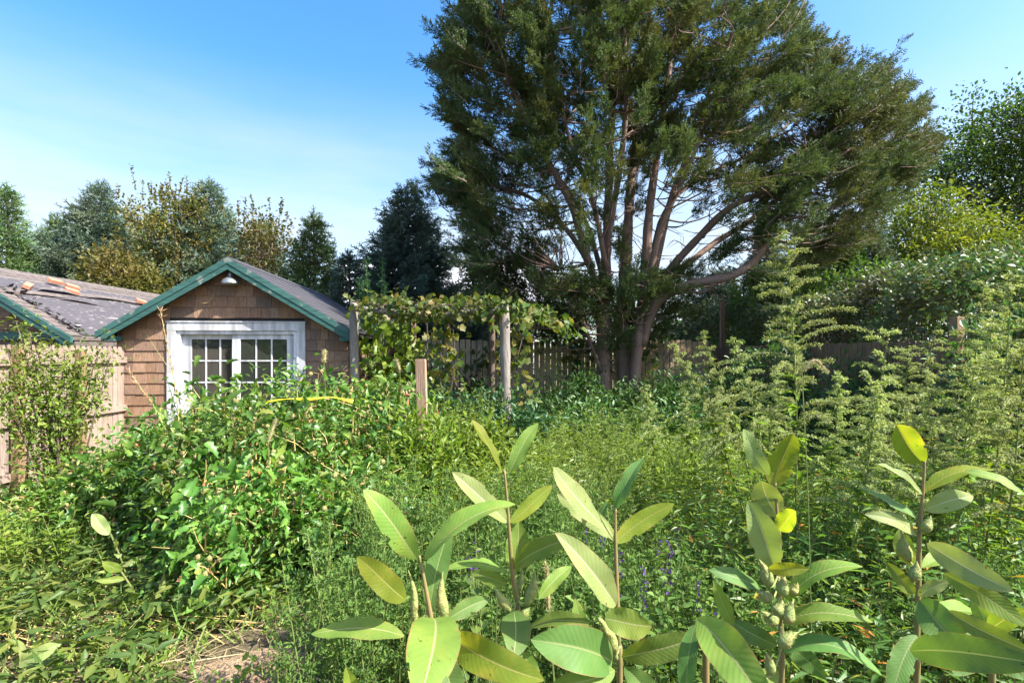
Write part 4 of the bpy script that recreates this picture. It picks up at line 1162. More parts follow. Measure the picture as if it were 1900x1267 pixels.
g0 = lambda p: np.array([p[0], p[1], 0.0])
top = lambda f, g, dz=0: (tA * (1 - f) + tB * f) * (1 - g) + (tC * (1 - f) + tD * f) * g + np.array([0, -.08, dz])
vine('yellowing grape vine heaped along the top logs of the arbor', [[top(.05, .2, -.05), top(.3, .1, .02), top(.6, .05, -.02), top(.95, .0, .05)], [top(.02, -.1, -.02), top(.4, -.12, -.08), top(.8, -.1, -.05), top(1.0, -.05, .02)], [top(.15, .6, 0), top(.5, .5, .03), top(.95, .4, .05)], [top(.1, 1, 0), top(.5, .95, 0), top(1, .95, .1)], [top(.25, 0, -.1), top(.5, -.05, -.15), top(.8, 0, -.1)]], 115, 301, L=(.045, .09), spread=.075)
vine('grape vine strands hanging down inside the arbor', [[g0(top(.56, .5)), top(.56, .5, -1.0), top(.54, .5, -.1)], [g0(top(.62, .8)), top(.64, .8, -1.1), top(.62, .7, -.2)], [top(.5, .2, -.9), top(.49, .2, -.2)], [g0(top(.7, .6)), top(.68, .6, -1.2), top(.66, .6, -.3)]], 20, 302, L=(.08, .14))
vine('green grape vine climbing beside the shed end of the arbor', [[g0(top(.08, .6)), top(.1, .5, -1.2), top(.08, .4, -.1)], [g0(top(.2, .8)), top(.18, .7, -1.0), top(.14, .6, -.1)], [g0(top(.25, .9)), top(.3, .9, -1.2), top(.22, .9, -.1)]], 90, 303, L=(.08, .15), mat=M['leafy'], spread=.2)
vine('yellow grape vine spilling past the cedar side of the arbor toward the picket fence', [[g0(tB + (.2, .3, 0)), tB + (.3, .3, -1.2), tB + (.15, .2, .02)], [tB + (.1, .2, -.05), tB + (.7, 1.0, -.1), tB + (1.2, 2.2, -.25)], [g0(tD + (.1, .2, 0)), tD + (.15, .1, -1.2), tD + (.1, 0, .1)]], 62, 304)
for (x0, x1, lab, sd) in ((-.9, 1.7, 'yellow leaved vine draped over the picket fence left of the cedar trunks', 305), (2.6, 3.3, 'few vine leaves clinging to the picket fence right of the cedar trunks', 306)):
    vine(lab, [[np.array([x0, 11.95, .2]), np.array([x0 + .1, 12.0, 1.3]), np.array([(x0 + x1) / 2, 12.05, 2.15]), np.array([x1, 12.05, 2.0])], [np.array([x1, 11.95, .2]), np.array([x1 - .2, 12.0, 1.2]), np.array([x1 - .1, 12.0, 2.0])]], 55, sd, L=(.08, .14), spread=.16)

# ------------------------------------------------------------------ generic weeds


def stems_add(acc, b, t, w):
    """Thin tapering three sided stems from b to t."""
    b, t = np.asarray(b), np.asarray(t); n = len(b); w = np.broadcast_to(w, (n,))
    ax = nrm(t - b); u = nrm(np.cross(ax, np.array([.3, 1, .2]))); v = np.cross(ax, u)
    V = []
    for k in range(3):
        c, s = math.cos(k * 2.094), math.sin(k * 2.094)
        V += [b + (u * c + v * s) * w[:, None], t + (u * c + v * s) * (w * .35)[:, None]]
    V = np.stack(V, 1).reshape(-1, 3); i = np.arange(n)[:, None] * 6
    Q = np.concatenate([i + np.array([[0, 2, 3, 1]]), i + np.array([[2, 4, 5, 3]]), i + np.array([[4, 0, 1, 5]])])
    acc.add(V, Q)


def weeds(accL, accS, rng, base, h, nl, T, L, wr, lean=.15, t0=.12, el=(.1, .8), droopw=.0):
    """Upright leafy stems: nl leaves up each stem."""
    n = len(base); h = np.broadcast_to(h, (n,))
    ln = rng.normal(size=(n, 2)) * lean * h[:, None]
    tip = base + np.concatenate([ln, h[:, None]], 1)
    if accS is not None: stems_add(accS, base, tip, .002 + .0025 * h)
    t = t0 + (1 - t0) * (np.arange(nl)[None] + rng.random((n, nl))) / nl
    pos = base[:, None] + (tip - base)[:, None] * t[..., None]
    th = rng.uniform(0, 6.28, n)[:, None] + np.arange(nl)[None] * 2.4
    e = rng.uniform(el[0], el[1], (n, nl))
    d = np.stack([np.cos(th) * np.cos(e), np.sin(th) * np.cos(e), np.sin(e)], -1)
    Ls = rng.uniform(L[0], L[1], (n, nl)) * (1.1 - .6 * np.abs(t - .45))
    up = np.array([0, 0, 1.0]) + rng.normal(size=(n, nl, 3)) * .35
    accL.add(*place(T, pos.reshape(-1, 3), d.reshape(-1, 3), up.reshape(-1, 3), Ls.ravel(), Ls.ravel() * wr))
    return tip


def feathery(accL, accS, rng, base, h, nb, nleaf, L, wr, blen=.25, lean=.12, t0=.2, el=.8, lead=None):
    """Stems with side branches carrying fine leaflets; branches shorten to the tip."""
    n = len(base); h = np.broadcast_to(h, (n,))
    ln = rng.normal(size=(n, 2)) * lean * h[:, None] if lead is None else np.broadcast_to(lead, (n, 2))
    tip = base + np.concatenate([ln, h[:, None]], 1)
    if accS is not None: stems_add(accS, base, tip, .002 + .003 * h)
    t = t0 + (1 - t0) * (np.arange(nb)[None] + rng.random((n, nb))) / nb
    pos = base[:, None] + (tip - base)[:, None] * t[..., None]
    th = rng.uniform(0, 6.28, n)[:, None] + np.arange(nb)[None] * 2.4
    d = np.stack([np.cos(th) * math.cos(el), np.sin(th) * math.cos(el), np.full(th.shape, math.sin(el))], -1)
    bl = blen * h[:, None] * (1.08 - t) ** .7 * rng.uniform(.7, 1.2, (n, nb))
    s = rng.random((n, nb, nleaf))
    o = pos[:, :, None] + d[:, :, None] * (bl[..., None] * s)[..., None] - np.array([0, 0, 1.0]) * (bl[..., None] * s ** 2 * .35)[..., None]
    o += rng.normal(size=o.shape) * .008
    dd = nrm(d[:, :, None] * .7 + rng.normal(size=o.shape) * .6)
    k = o.reshape(-1, 3); Ls = rng.uniform(L[0], L[1], len(k))
    accL.add(*place(T_DIA, k, dd.reshape(-1, 3), nrm(np.array([0, 0, 1.0]) + rng.normal(size=k.shape) * .6), Ls, Ls * wr))
    return tip


def scatter_xy(rng, n, x0, x1, y0, y1, keep=None):
    x, y = rng.uniform(x0, x1, n), rng.uniform(y0, y1, n)
    m_ = (np.abs(x) < y * 1.06 + .5)
    if keep is not None: m_ &= keep(x, y)
    x, y = x[m_], y[m_]
    return np.stack([x, y, gz(x, y)], -1)


blob = lambda x, y, cx, cy, rx, ry: ((x - cx) / rx) ** 2 + ((y - cy) / ry) ** 2 < 1
soilfree = lambda x, y: ~(blob(x, y, -1.4, 2.72, .3, .12) | blob(x, y, -.7, 2.5, .2, .09) | blob(x, y, -5.0, 6.1, .6, .35))

# grass and low cover over the whole yard
rng = np.random.default_rng(400)
L_, S_ = Acc(), Acc()
b = scatter_xy(rng, 26000, -9, 6, 2.0, 12, soilfree)
b = b[rng.random(len(b)) < np.clip(1.25 - b[:, 1] / 14, .2, 1)]
n = len(b); L = rng.uniform(.08, .26, n) * (1 + .3 * (b[:, 1] > 5))
L_.add(*place(T_BLADE, b, nrm(np.stack([rng.normal(size=n) * .5, rng.normal(size=n) * .5, np.ones(n)], -1)), unit(rng, n), L, L * .055 + .002))
b = scatter_xy(rng, 6000, -6.2, -2.5, 4.2, 7.6, soilfree)
n = len(b); L = rng.uniform(.15, .38, n)
L_.add(*place(T_BLADE, b, nrm(np.stack([rng.normal(size=n) * .6, rng.normal(size=n) * .5, np.ones(n)], -1)), unit(rng, n), L, L * .035 + .002))
stuff(mk('grass', L_, M['grass']))

L_ = Acc()
b = scatter_xy(rng, 10500, -6, .5, 2.0, 7.4)
b = b[rng.random(len(b)) < np.where((b[:, 1] > 4.6) & (b[:, 0] < -3), 1, .5)]
n = len(b); b[:, 2] += rng.uniform(.005, .09, n); L = rng.uniform(.06, .4, n)
L_.add(*place(T_BLADE, b, nrm(np.stack([rng.normal(size=n), rng.normal(size=n), rng.normal(size=n) * .12], -1)), nrm(np.stack([rng.normal(size=n) * .2, rng.normal(size=n) * .2, np.ones(n)], -1)), L, .006))
stuff(mk('dry_straw', L_, M['straw']))

# small leafy ground cover
L_, S_ = Acc(), Acc()
b = scatter_xy(rng, 9000, -9, 5, 2.0, 11.5, lambda x, y: soilfree(x, y) & ~blob(x, y, -3.75, 4.75, 1.0, .4))
b = b[rng.random(len(b)) < np.clip(1.3 - b[:, 1] / 10, .15, 1)]
weeds(L_, S_, rng, b, rng.uniform(.06, .22, len(b)), 7, T_LEAF, (.025, .065), .55)
stuff(mk('ground_cover', L_, M['leafy']))

# flattened broad leaved weeds at the lower left
L_, S_ = Acc(), Acc()
rng = np.random.default_rng(401)
b = scatter_xy(rng, 1150, -5.6, -1.3, 2.25, 5.3, lambda x, y: soilfree(x, y) & ~blob(x, y, -1.4, 2.72, .45, .25) & ~blob(x, y, -3.75, 4.75, 1.15, .5))
n = len(b); az = rng.normal(size=n) * .55 + 2.6
tip = b + np.stack([np.cos(az), np.sin(az) * .6, np.full(n, .16)], -1) * rng.uniform(.25, .7, n)[:, None]
stems_add(S_, b, tip, .005)
for k in range(10):
    t = rng.uniform(.15, 1, n)[:, None]; o = b + (tip - b) * t + np.stack([np.zeros(n), np.zeros(n), .07 * np.sin(t[:, 0] * 3) + rng.uniform(.0, .1, n)], -1)
    d = nrm(np.stack([rng.normal(size=n) - .5, rng.normal(size=n) * .8, rng.normal(size=n) * .35 - .12], -1)); L = rng.uniform(.035, .14, n)
    L_.add(*place(T_LANCE, o, d, nrm(np.stack([rng.normal(size=n) * .7, rng.normal(size=n) * .7, np.ones(n)], -1)), L, L * .30))
o1 = mk('flattened_weeds', L_, M['lying']); stuff(o1)
o2 = mk('flattened_weed_stems', S_, M['tanstem']); stuff(o2)

# feathery pale weeds in the middle of the yard
rng = np.random.default_rng(402)
L_, S_ = Acc(), Acc()
b = scatter_xy(rng, 1000, -.9, 4.6, 3.6, 8.8, lambda x, y: (x > -.6 + (y - 4) * .0) & ~((y > 7.6) & (x < .2)))
hp = .75 + .45 * np.sin(b[:, 0] * 2.1 + 1.3 * np.sin(b[:, 1] * 1.7)) * np.sin(b[:, 1] * 1.9 + .6)
feathery(L_, S_, rng, b, rng.uniform(.25, .85, len(b)) * hp, 14, 11, (.02, .045), .22, blen=.38, lean=.18)
stuff(mk('feathery_weeds', L_, M['ferny'])); stuff(mk('feathery_weed_stems', S_, M['greenstem']))
# fine dark green weeds right behind the milkweeds
L_, S_ = Acc(), Acc()
b = scatter_xy(rng, 330, -.95, .55, 2.0, 3.7)
feathery(L_, S_, rng, b, rng.uniform(.45, .92, len(b)), 20, 16, (.014, .032), .38, blen=.30, lean=.12, t0=.1)
b = scatter_xy(rng, 260, .4, 2.9, 2.2, 3.8)
feathery(L_, S_, rng, b, rng.uniform(.35, .7, len(b)), 16, 13, (.014, .03), .38, blen=.30, lean=.12, t0=.1)
stuff(mk('fine_weeds', L_, M['fernydark'])); stuff(mk('fine_weed_stems', S_, M['greenstem']))
# bright leafy weeds right of the jagged bush and toward the arbor
L_, S_ = Acc(), Acc()
b = scatter_xy(rng, 520, -2.1, -.25, 4.4, 7.4)
weeds(L_, S_, rng, b, rng.uniform(.5, 1.0, len(b)) * np.clip(1.08 + (b[:, 1] - 4.4) * .10, .5, 1.35), 34, T_LEAF, (.035, .085), .42, lean=.14)
b = scatter_xy(rng, 200, -1.4, .4, 3.4, 4.6)
weeds(L_, S_, rng, b, rng.uniform(.4, .8, len(b)), 26, T_LEAF, (.03, .07), .45, lean=.16)
b = scatter_xy(rng, 420, 1.0, 4.8, 2.3, 5.6)
weeds(L_, S_, rng, b, rng.uniform(.35, .85, len(b)), 20, T_LANCE, (.05, .10), .28, lean=.2)
b = scatter_xy(rng, 420, -.4, 4.8, 3.8, 8.6)
weeds(L_, S_, rng, b, rng.uniform(.35, .95, len(b)), 22, T_LANCE, (.05, .12), .27, lean=.25, el=(-.3, .8))
b = scatter_xy(rng, 260, -.4, 4.8, 3.4, 8.6)
weeds(L_, S_, rng, b, rng.uniform(.25, .7, len(b)), 20, T_LEAF, (.04, .09), .5, lean=.25)
stuff(mk('leafy_weeds', L_, M['leafy'])); stuff(mk('leafy_weed_stems', S_, M['greenstem']))
# smartweed with red and yellow leaves at the right
L_, S_ = Acc(), Acc()
b = scatter_xy(rng, 330, 1.1, 3.8, 2.0, 4.0)
weeds(L_, S_, rng, b, rng.uniform(.5, 1.1, len(b)) * np.clip(.6 + .15 * b[:, 0], .6, 1.1), 18, T_LANCE, (.05, .12), .26, lean=.22, el=(-.2, .6))
stuff(mk('smartweed', L_, M['leafyR'])); stuff(mk('smartweed_stems', S_, M['redstem']))

# ------------------------------------------------------------------ jagged leaved bush (several plants)
burr_v = None


def burr(acc, rng, c, r):
    tube(acc, [c + (0, 0, -r), c + (0, 0, -r * .6), c, c + (0, 0, r * .6), c + (0, 0, r)], [r * .2, r * .8, r, r * .8, r * .2], 8)
    d = unit(rng, 34); acc.add(*place(T_DIA, c + d * r * .85, d, unit(rng, 34), r * .55, r * .16))
    return acc


DAT = [(-3.45, 4.85, .6, .4, .80, 14, 'low jagged weed with arching branches left of the burr bush'), (-4.1, 4.75, .5, .3, .58, 9, 'lowest jagged weed, outermost toward the leafy shrub'), (-2.3, 4.45, .84, .62, 1.36, 26, 'tall jagged leaved bush with spiny burrs in front of the glazed door'),
       (-1.5, 4.7, .62, .60, 1.22, 20, 'jagged leaved bush below the yellow tape, toward the stake'),
       (-2.95, 4.9, .66, .6, 1.24, 22, 'jagged leaved bush before the shed corner with tall grass stalks'),
       (-1.85, 3.75, .70, .5, .82, 20, 'shaded front part of the jagged leaved bush above the bare soil'),
       (-3.75, 5.35, .60, .42, .88, 13, 'low sprawling jagged weed reaching toward the bleached fence'),
       (-1.2, 3.9, .55, .5, .80, 16, 'jagged leaved bush just left of the fine dark weeds'),
       (-2.1, 5.35, .75, .5, 1.46, 20, 'rearmost jagged leaved bush reaching up over the door panes'),
       (-1.3, 5.5, .6, .5, 1.36, 15, 'rear jagged leaved bush below the shed wall beside the arbor post')]
for i, (cx, cy, rx, ry, h, nc, lab) in enumerate(DAT):
    rng = np.random.default_rng(420 + i)
    root = thing('jagged_leaf_bush', (cx, cy, 0), lab, 'bush', 'jagged leaved bushes before the shed')
    L_, S_, B_ = Acc(), Acc(), []
    th = rng.uniform(0, 6.28, nc * 2); r = np.sqrt(rng.random(nc * 2))
    C = np.stack([cx + rx * r * np.cos(th), cy + ry * r * np.sin(th), h * (1.02 - .55 * r ** 2.2) * rng.uniform(.62, 1.04, nc * 2)], -1)
    for c in C:
        m_ = np.array([cx, cy, 0]) * .45 + c * .55; m_[2] = c[2] * .42 + .05
        m0 = np.array([cx + rng.normal() * .06, cy + rng.normal() * .06, 0])
        tube(S_, smoothpath([m0, m_, c - (0, 0, .03)], per=3), np.linspace(.013, .005, 7), 5, cap=False)
        if rng.random() < .8:
            for _ in range(rng.integers(1, 4)): B_.append(burr(Acc(), rng, c + rng.normal(size=3) * .07 + (0, 0, .05), rng.uniform(.016, .024)))
    out = nrm(C - np.array([cx, cy, h * .35]))
    foliage(L_, rng, C, out, .12, 9, T_JAG, (.07, .14), .5, droop=.55, rnd=1.0, upr=.8)
    foliage(L_, rng, C, out, .13, 24, T_JAG, (.03, .085), .48, droop=.4, rnd=1.1, upr=.9)
    # small leaves within
    th = rng.uniform(0, 6.28, 70); r = np.sqrt(rng.random(70)); C2 = np.stack([cx + rx * r * np.cos(th), cy + ry * r * np.sin(th), h * (1 - .5 * r ** 2) * rng.uniform(.15, 1.0, 70)], -1)
    foliage(L_, rng, C2, nrm(C2 - np.array([cx, cy, h * .3])), .10, 22, T_LEAF, (.03, .08), .36, droop=.25, rnd=.9, upr=.6)
    mk('foliage', L_, M['datura'], root)
    for b_ in B_[:90]: mk('seed_burr', b_, M['burr'], root)
    for c in C:
        for _ in range(2):
            e = c + rng.normal(size=3) * (.12, .12, .06) + (0, 0, .08); tube(S_, [c - (0, 0, .05), (c + e) / 2 + rng.normal(size=3) * .02, e], [.005, .004, .002], 4, cap=False)
    O_ = Acc(); n = 22
    o = C[rng.integers(len(C), size=n)] + rng.normal(size=(n, 3)) * .08
    O_.add(*place(T_JAG, o, nrm(rng.normal(size=(n, 3)) + (0, 0, -.6)), unit(rng, n), rng.uniform(.03, .08, n), .04))
    mk('stem', S_, M['tanstem'], root); mk('withered_leaves', O_, M['orange'], root)

# yellow tape across the bush
rng = np.random.default_rng(440)
pts = [P(478, 752, 4.7), P(505, 744, 4.65), P(540, 740, 4.6), P(575, 741, 4.55), P(615, 737, 4.5), P(655, 745, 4.48)]
sp = smoothpath(pts, per=6); V = []
for i, p in enumerate(sp):
    w = .016 * (1 + .25 * math.sin(i * .9)); tw = .5 + .45 * math.sin(i * .45)
    q = np.array([0, math.cos(tw), math.sin(tw)]) * w
    V += [p - q, p + q]
a = Acc().add(V, [(2 * i, 2 * i + 1, 2 * i + 3, 2 * i + 2) for i in range(len(sp) - 1)])
o = mk('yellow_tape', a, M['tape'], smooth=True); tag(o, 'bright yellow tape strung through the top of the jagged leaved bush', 'tape')
md = o.modifiers.new('thick', 'SOLIDIFY'); md.thickness = .002

# ------------------------------------------------------------------ shrub before the bleached fence
rng = np.random.default_rng(450)
root = thing('leafy_shrub', (-4.55, 5.15, 0), 'airy small leaved shrub casting dappled shade on the bleached fence', 'shrub')
L_, S_ = Acc(), Acc()
tips = [(12, 640, 5.0), (30, 598, 5.1), (55, 615, 5.0), (70, 650, 5.0), (95, 640, 5.2), (120, 655, 5.1), (150, 645, 5.2), (185, 650, 5.3), (205, 660, 5.3), (170, 690, 5.3), (130, 690, 5.1), (85, 690, 5.0), (40, 690, 4.9), (10, 700, 4.8), (60, 735, 4.9), (100, 745, 5.0), (140, 735, 5.2), (175, 735, 5.2), (20, 745, 4.8), (-30, 640, 4.8), (-20, 700, 4.7), (45, 660, 5.2), (110, 710, 5.2)]
for (px, py, d) in tips:
    t = P(px, py, d); b0 = np.array([-4.5 + rng.normal() * .08, 5.1 + rng.normal() * .08, 0])
    md_ = b0 * .5 + t * .5; md_[2] = t[2] * .55
    sp = smoothpath([b0, md_, t], per=6)
    tube(S_, sp, np.linspace(.014, .004, len(sp)), 5, cap=False)
    for k in range(4, len(sp)):
        C = sp[k] + rng.normal(size=(3, 3)) * .07
        foliage(L_, rng, C, nrm(rng.normal(size=(3, 3)) * (1, 1, .3)), .05, 5 if k < len(sp) - 4 else 11, T_LEAF, (.03, .065), .5, droop=.1, rnd=.7, upr=.35)
mk('stem', S_, M['twigbark'], root); mk('foliage', L_, M['sumac'], root)
# leafy ground plants by the left edge
for i, (px, py, d, r, lab) in enumerate([(40, 930, 4.0, .34, 'bright pale green clump of weeds at the edge below the leafy shrub'), (110, 905, 4.9, .26, 'small weed clump at the foot of the bleached fence'), (60, 880, 5.4, .25, 'broad leaved seedling against the bleached fence bottom'), (160, 850, 5.2, .28, 'weed clump under the arching jagged weed')]):
    rng = np.random.default_rng(455 + i); p = P(px, py, d)
    root = thing('weed_clump', (p[0], d, 0), lab, 'weed')
    L_, S_ = Acc(), Acc(); n = 26
    th = rng.uniform(0, 6.28, n); rr = r * np.sqrt(rng.random(n)); b = np.stack([p[0] + rr * np.cos(th), d + rr * np.sin(th), np.zeros(n)], -1)
    weeds(L_, S_, rng, b, rng.uniform(.6, 1.1, n) * max(.15, p[2]), 16, T_LEAF, (.04, .075), .5, lean=.2)
    mk('stem', S_, M['greenstem'], root); mk('foliage', L_, M['leafy'], root)

# tall seeding grass stalks
for i, (px, pt, pb, d, lab) in enumerate([(298, 578, 330, 4.6, 'tall tan grass stalk with reddish seed head before the shed corner'), (240, 690, 345, 4.5, 'arching grass stalk with pink seed head leaning toward the fence')]):
    rng = np.random.default_rng(465 + i); t = P(px, pt, d); b = P(pb, 655, d + .05); b[2] = 0
    root = thing('tall_grass', b, lab, 'grass')
    S_, F_ = Acc(), Acc()
    m_ = b * .5 + t * .5 + np.array([.08, 0, .12 + .1 * i])
    sp = smoothpath([b, m_, t], per=8); tube(S_, sp, np.linspace(.007, .002, len(sp)), 5)
    q = sp[-6:]; o = np.concatenate([q[k] + (q[min(k + 1, 5)] - q[k]) * rng.random((9, 1)) for k in range(6)])
    F_.add(*place(T_DIA, o, nrm(rng.normal(size=o.shape) * .5 + nrm(q[-1] - q[0])), unit(rng, len(o)), rng.uniform(.03, .07, len(o)), .008))
    n = 9; o = b + np.array([0, 0, .02]) + rng.normal(size=(n, 3)) * (.05, .05, 0)
    F2 = Acc(); F2.add(*place(T_BLADE, sp[rng.integers(2, 12, n)], nrm(rng.normal(size=(n, 3)) * (.7, .5, .2) + (0, 0, .8)), unit(rng, n), rng.uniform(.25, .5, n), .014))
    mk('stalk', S_, M['tanstem'], root); mk('seed_head', F_, M['pinkgrass'], root); mk('blades', F2, M['grass'], root)

# foxtail seed heads
FX = [((1018, 1132), (1014, 1046), 1.25, .0, 'green bristly foxtail head standing between the two middle milkweeds'), ((497, 822), (513, 778), 3.6, .02, 'pale bent foxtail head over the jagged leaved bush'), ((601, 672), (603, 652), 4.6, .0, 'upright foxtail head above the bush against the shed wall'),
      ((742, 690), (735, 668), 5.2, .03, 'curled pale foxtail head left of the stake'), ((1488, 690), (1535, 690), 2.2, .10, 'glowing arched foxtail head near the tall mugwort')]
for i, (b2, t2, d, arch, lab) in enumerate(FX):
    rng = np.random.default_rng(475 + i); t, b = P(*t2, d), P(*b2, d)
    root = thing('foxtail_grass', (b[0] + .05, d, 0), lab, 'grass', 'foxtail grass heads')
    m_ = (t + b) / 2 + np.array([.0, 0, arch * .5]) ; sp = smoothpath([b, m_, t], per=8)
    S_, F_ = Acc(), Acc()
    tube(S_, smoothpath([(b[0] + .05, d, 0), (b[0] + .03, d, b[2] * .6), b], per=6), .0022, 5)
    tube(F_, sp, np.interp(np.linspace(0, 1, len(sp)), [0, .2, .7, 1], [.002, .006, .005, .001]) * (d / 2.0 if d > 3 else 1), 6)
    n = 260; q = rng.uniform(0, len(sp) - 1.01, n); k = q.astype(int); o = sp[k] + (sp[k + 1] - sp[k]) * (q - k)[:, None]
    ax = nrm(sp[-1] - sp[0]); sc = d / 2.0 if d > 3 else 1
    F_.add(*place(T_DIA, o, nrm(unit(rng, n) + ax * .7), unit(rng, n), rng.uniform(.010, .017, n) * sc, .0016 * sc))
    mk('stalk', S_, M['greenstem'], root); mk('seed_head', F_, M['foxtail'], root)

# ------------------------------------------------------------------ shrubs below the cedar and the arbor
US = [(1445, 640, 8.4, .7, 'leafy shrub hiding the far part of the shaded fence'), (1700, 668, 6.3, .5, 'leafy shrub at the shaded fence just before the square post'), (1570, 690, 7.0, .55, 'low leafy shrub at the middle of the shaded fence'), (1850, 600, 5.2, .6, 'bushy shrub beyond the square post at the edge'), (1020, 715, 10.0, .75, 'low dark shrub nearest the arbor post under the cedar'), (1075, 702, 10.3, .7, 'dark leafy shrub just left of the first cedar trunk'), (1130, 722, 9.6, .7, 'dark leafy shrub right in front of the cedar trunks'), (1195, 728, 9.7, .7, 'dark leafy shrub below the second cedar trunk'),
      (1245, 700, 10.2, .75, 'dark leafy shrub before the pickets right of the trunks'), (1300, 696, 9.9, .8, 'glossy dark shrub under the end of the lit pickets'), (1355, 705, 9.6, .8, 'glossy dark shrub at the corner of the two picket fences'), (1390, 728, 8.9, .7, 'dark shrub right of the fence corner behind the leaning mugworts'),
      (1100, 752, 8.7, .6, 'front low shrub of the row left of the trunks'), (1250, 760, 8.6, .7, 'front low shrub of the row right of the trunks')]
for i, (px, t, d, r, lab) in enumerate(US):
    rng = np.random.default_rng(490 + i); p = P(px, t, d)
    root = thing('dark_shrub', (p[0], d, 0), lab, 'shrub', 'dark shrubs under the cedar')
    L_, S_ = Acc(), Acc(); nc = 54; p[2] += .08
    q = unit(rng, nc) * rng.random((nc, 1)) ** .4; C = np.array([p[0], d, p[2] * .52]) + q * np.array([r, r * .8, p[2] * .5]); C[:, 2] = np.maximum(C[:, 2], .06)
    for c in C[::3]: tube(S_, smoothpath([(p[0] + rng.normal() * .05, d, 0), (p[0] * .4 + c[0] * .6, d * .4 + c[1] * .6, c[2] * .5), c], per=3), .006, 4, cap=False)
    foliage(L_, rng, C, nrm(C - np.array([p[0], d, .2])), .12, 32, T_LEAF, (.06, .12), .42, droop=.2, rnd=.7, upr=.45)
    mk('stem', S_, M['greenstem'], root); mk('foliage', L_, M['under'], root)
BS = [(792, 772, 4.6, .34, 'fresh green weed bush hiding the foot of the reddish stake'), (905, 790, 5.4, .4, 'green weed bush on the near side of the arbor, toward the dark shrubs'), (715, 660, 8.4, .6, 'leafy green bush climbing behind the stake inside the arbor'), (770, 640, 9.0, .6, 'blue green bush filling the rear of the arbor'), (690, 700, 7.4, .5, 'green bush at the foot of the shed side arbor post'),
      (850, 735, 7.6, .5, 'blue green bush right of the stake'), (905, 715, 7.0, .42, 'blue green bush hugging the cedar side arbor post'), (800, 720, 8.2, .55, 'dark green bush behind the stake'), (740, 735, 6.8, .45, 'blue green weed bush left of the stake'), (960, 745, 7.3, .4, 'low green bush right of the cedar side arbor post')]
for i, (px, t, d, r, lab) in enumerate(BS):
    rng = np.random.default_rng(510 + i); p = P(px, t, d)
    root = thing('green_bush', (p[0], d, 0), lab, 'bush', 'green bushes around the arbor')
    L_, S_ = Acc(), Acc(); nc = 60
    q = unit(rng, nc) * rng.random((nc, 1)) ** .4; C = np.array([p[0], d, p[2] * .5]) + q * np.array([r, r * .7, p[2] * .48]); C[:, 2] = np.maximum(C[:, 2], .06)
    for c in C[::3]: tube(S_, smoothpath([(p[0] + rng.normal() * .05, d, 0), (p[0] * .4 + c[0] * .6, d * .4 + c[1] * .6, c[2] * .5), c], per=3), .006, 4, cap=False)
    foliage(L_, rng, C, nrm(C - np.array([p[0], d, .2])), .11, 30, T_LEAF if i % 2 else T_LANCE, (.05, .11), .45 if i % 2 else .36, droop=.2, rnd=.8, upr=.5)
    mk('stem', S_, M['greenstem'], root); mk('foliage', L_, M['bluegreen'] if i not in (0, 1, 2, 4) else M['leafy'], root)
# feathery young conifer like shrub above the arbor's shed end
rng = np.random.default_rng(530); p = P(690, 470, 9.6)
root = thing('feathery_shrub', (p[0], 9.6, 0), 'tall feathery blue green shrub rising above the shed end of the arbor', 'shrub')
L_, S_ = Acc(), Acc()
b = np.array([[p[0] + rng.normal() * .16, 9.6 + rng.normal() * .15, 0] for _ in range(11)])
feathery(L_, S_, rng, b, p[2] * rng.uniform(.72, 1.0, 11), 44, 26, (.04, .08), .16, blen=.13, lean=.05, t0=.35, el=1.0)
mk('stem', S_, M['greenstem'], root); mk('foliage', L_, M['bluegreen'], root)

# ------------------------------------------------------------------ mugworts
MW = [((1690, 655), (1660, 850), 4.4, 1.0, 'mugwort between the two broad plumes'), ((1720, 690), (1740, 880), 3.0, .9, 'leaning mugwort crossing before the square post'), ((1440, 690), (1420, 850), 4.8, .9, 'mugwort left of the spire against the fence corner'), ((1835, 520), (1800, 850), 3.9, 1.0, 'tall mugwort behind the one right of the square post'), ((1640, 720), (1600, 880), 2.9, .9, 'low drooping mugwort above the glowing yellow leaf'), ((1330, 730), (1350, 860), 4.7, .8, 'short mugwort among the leaning ones'), ((1466, 432), (1482, 830), 3.4, 1.7, 'tallest mugwort, a single spire standing up before the hedge'), ((1248, 638), (1372, 870), 4.2, .8, 'mugwort leaning far over toward the cedar trunks'),
      ((1302, 615), (1402, 870), 4.3, .8, 'second leaning mugwort, between the picket fence corner and the spire'), ((1362, 622), (1430, 850), 4.0, .8, 'mugwort leaning just left of the tall spire'),
      ((1192, 715), (1215, 850), 5.2, .7, 'short upright mugwort in front of the trunk shrubs'), ((1266, 722), (1285, 850), 5.4, .7, 'short mugwort right of the trunk shrubs'),
      ((1652, 612), (1600, 860), 3.4, 1.1, 'broad hazy mugwort plume in front of the shaded fence'), ((1738, 612), (1690, 870), 3.5, 1.1, 'broad mugwort plume left of the square post'),
      ((1882, 505), (1850, 860), 2.9, 1.1, 'large mugwort at the edge right of the square post'), ((1805, 640), (1785, 880), 3.1, .9, 'mugwort just right of the square post'),
      ((1850, 590), (1835, 880), 3.4, .9, 'mugwort behind the large edge mugwort'), ((1560, 690), (1540, 850), 3.8, .8, 'low mugwort before the middle of the shaded fence'), ((1610, 690), (1660, 880), 3.0, .8, 'small mugwort crossing before the broad plume'), ((1905, 640), (1880, 900), 2.7, .9, 'mugwort cut by the frame edge')]
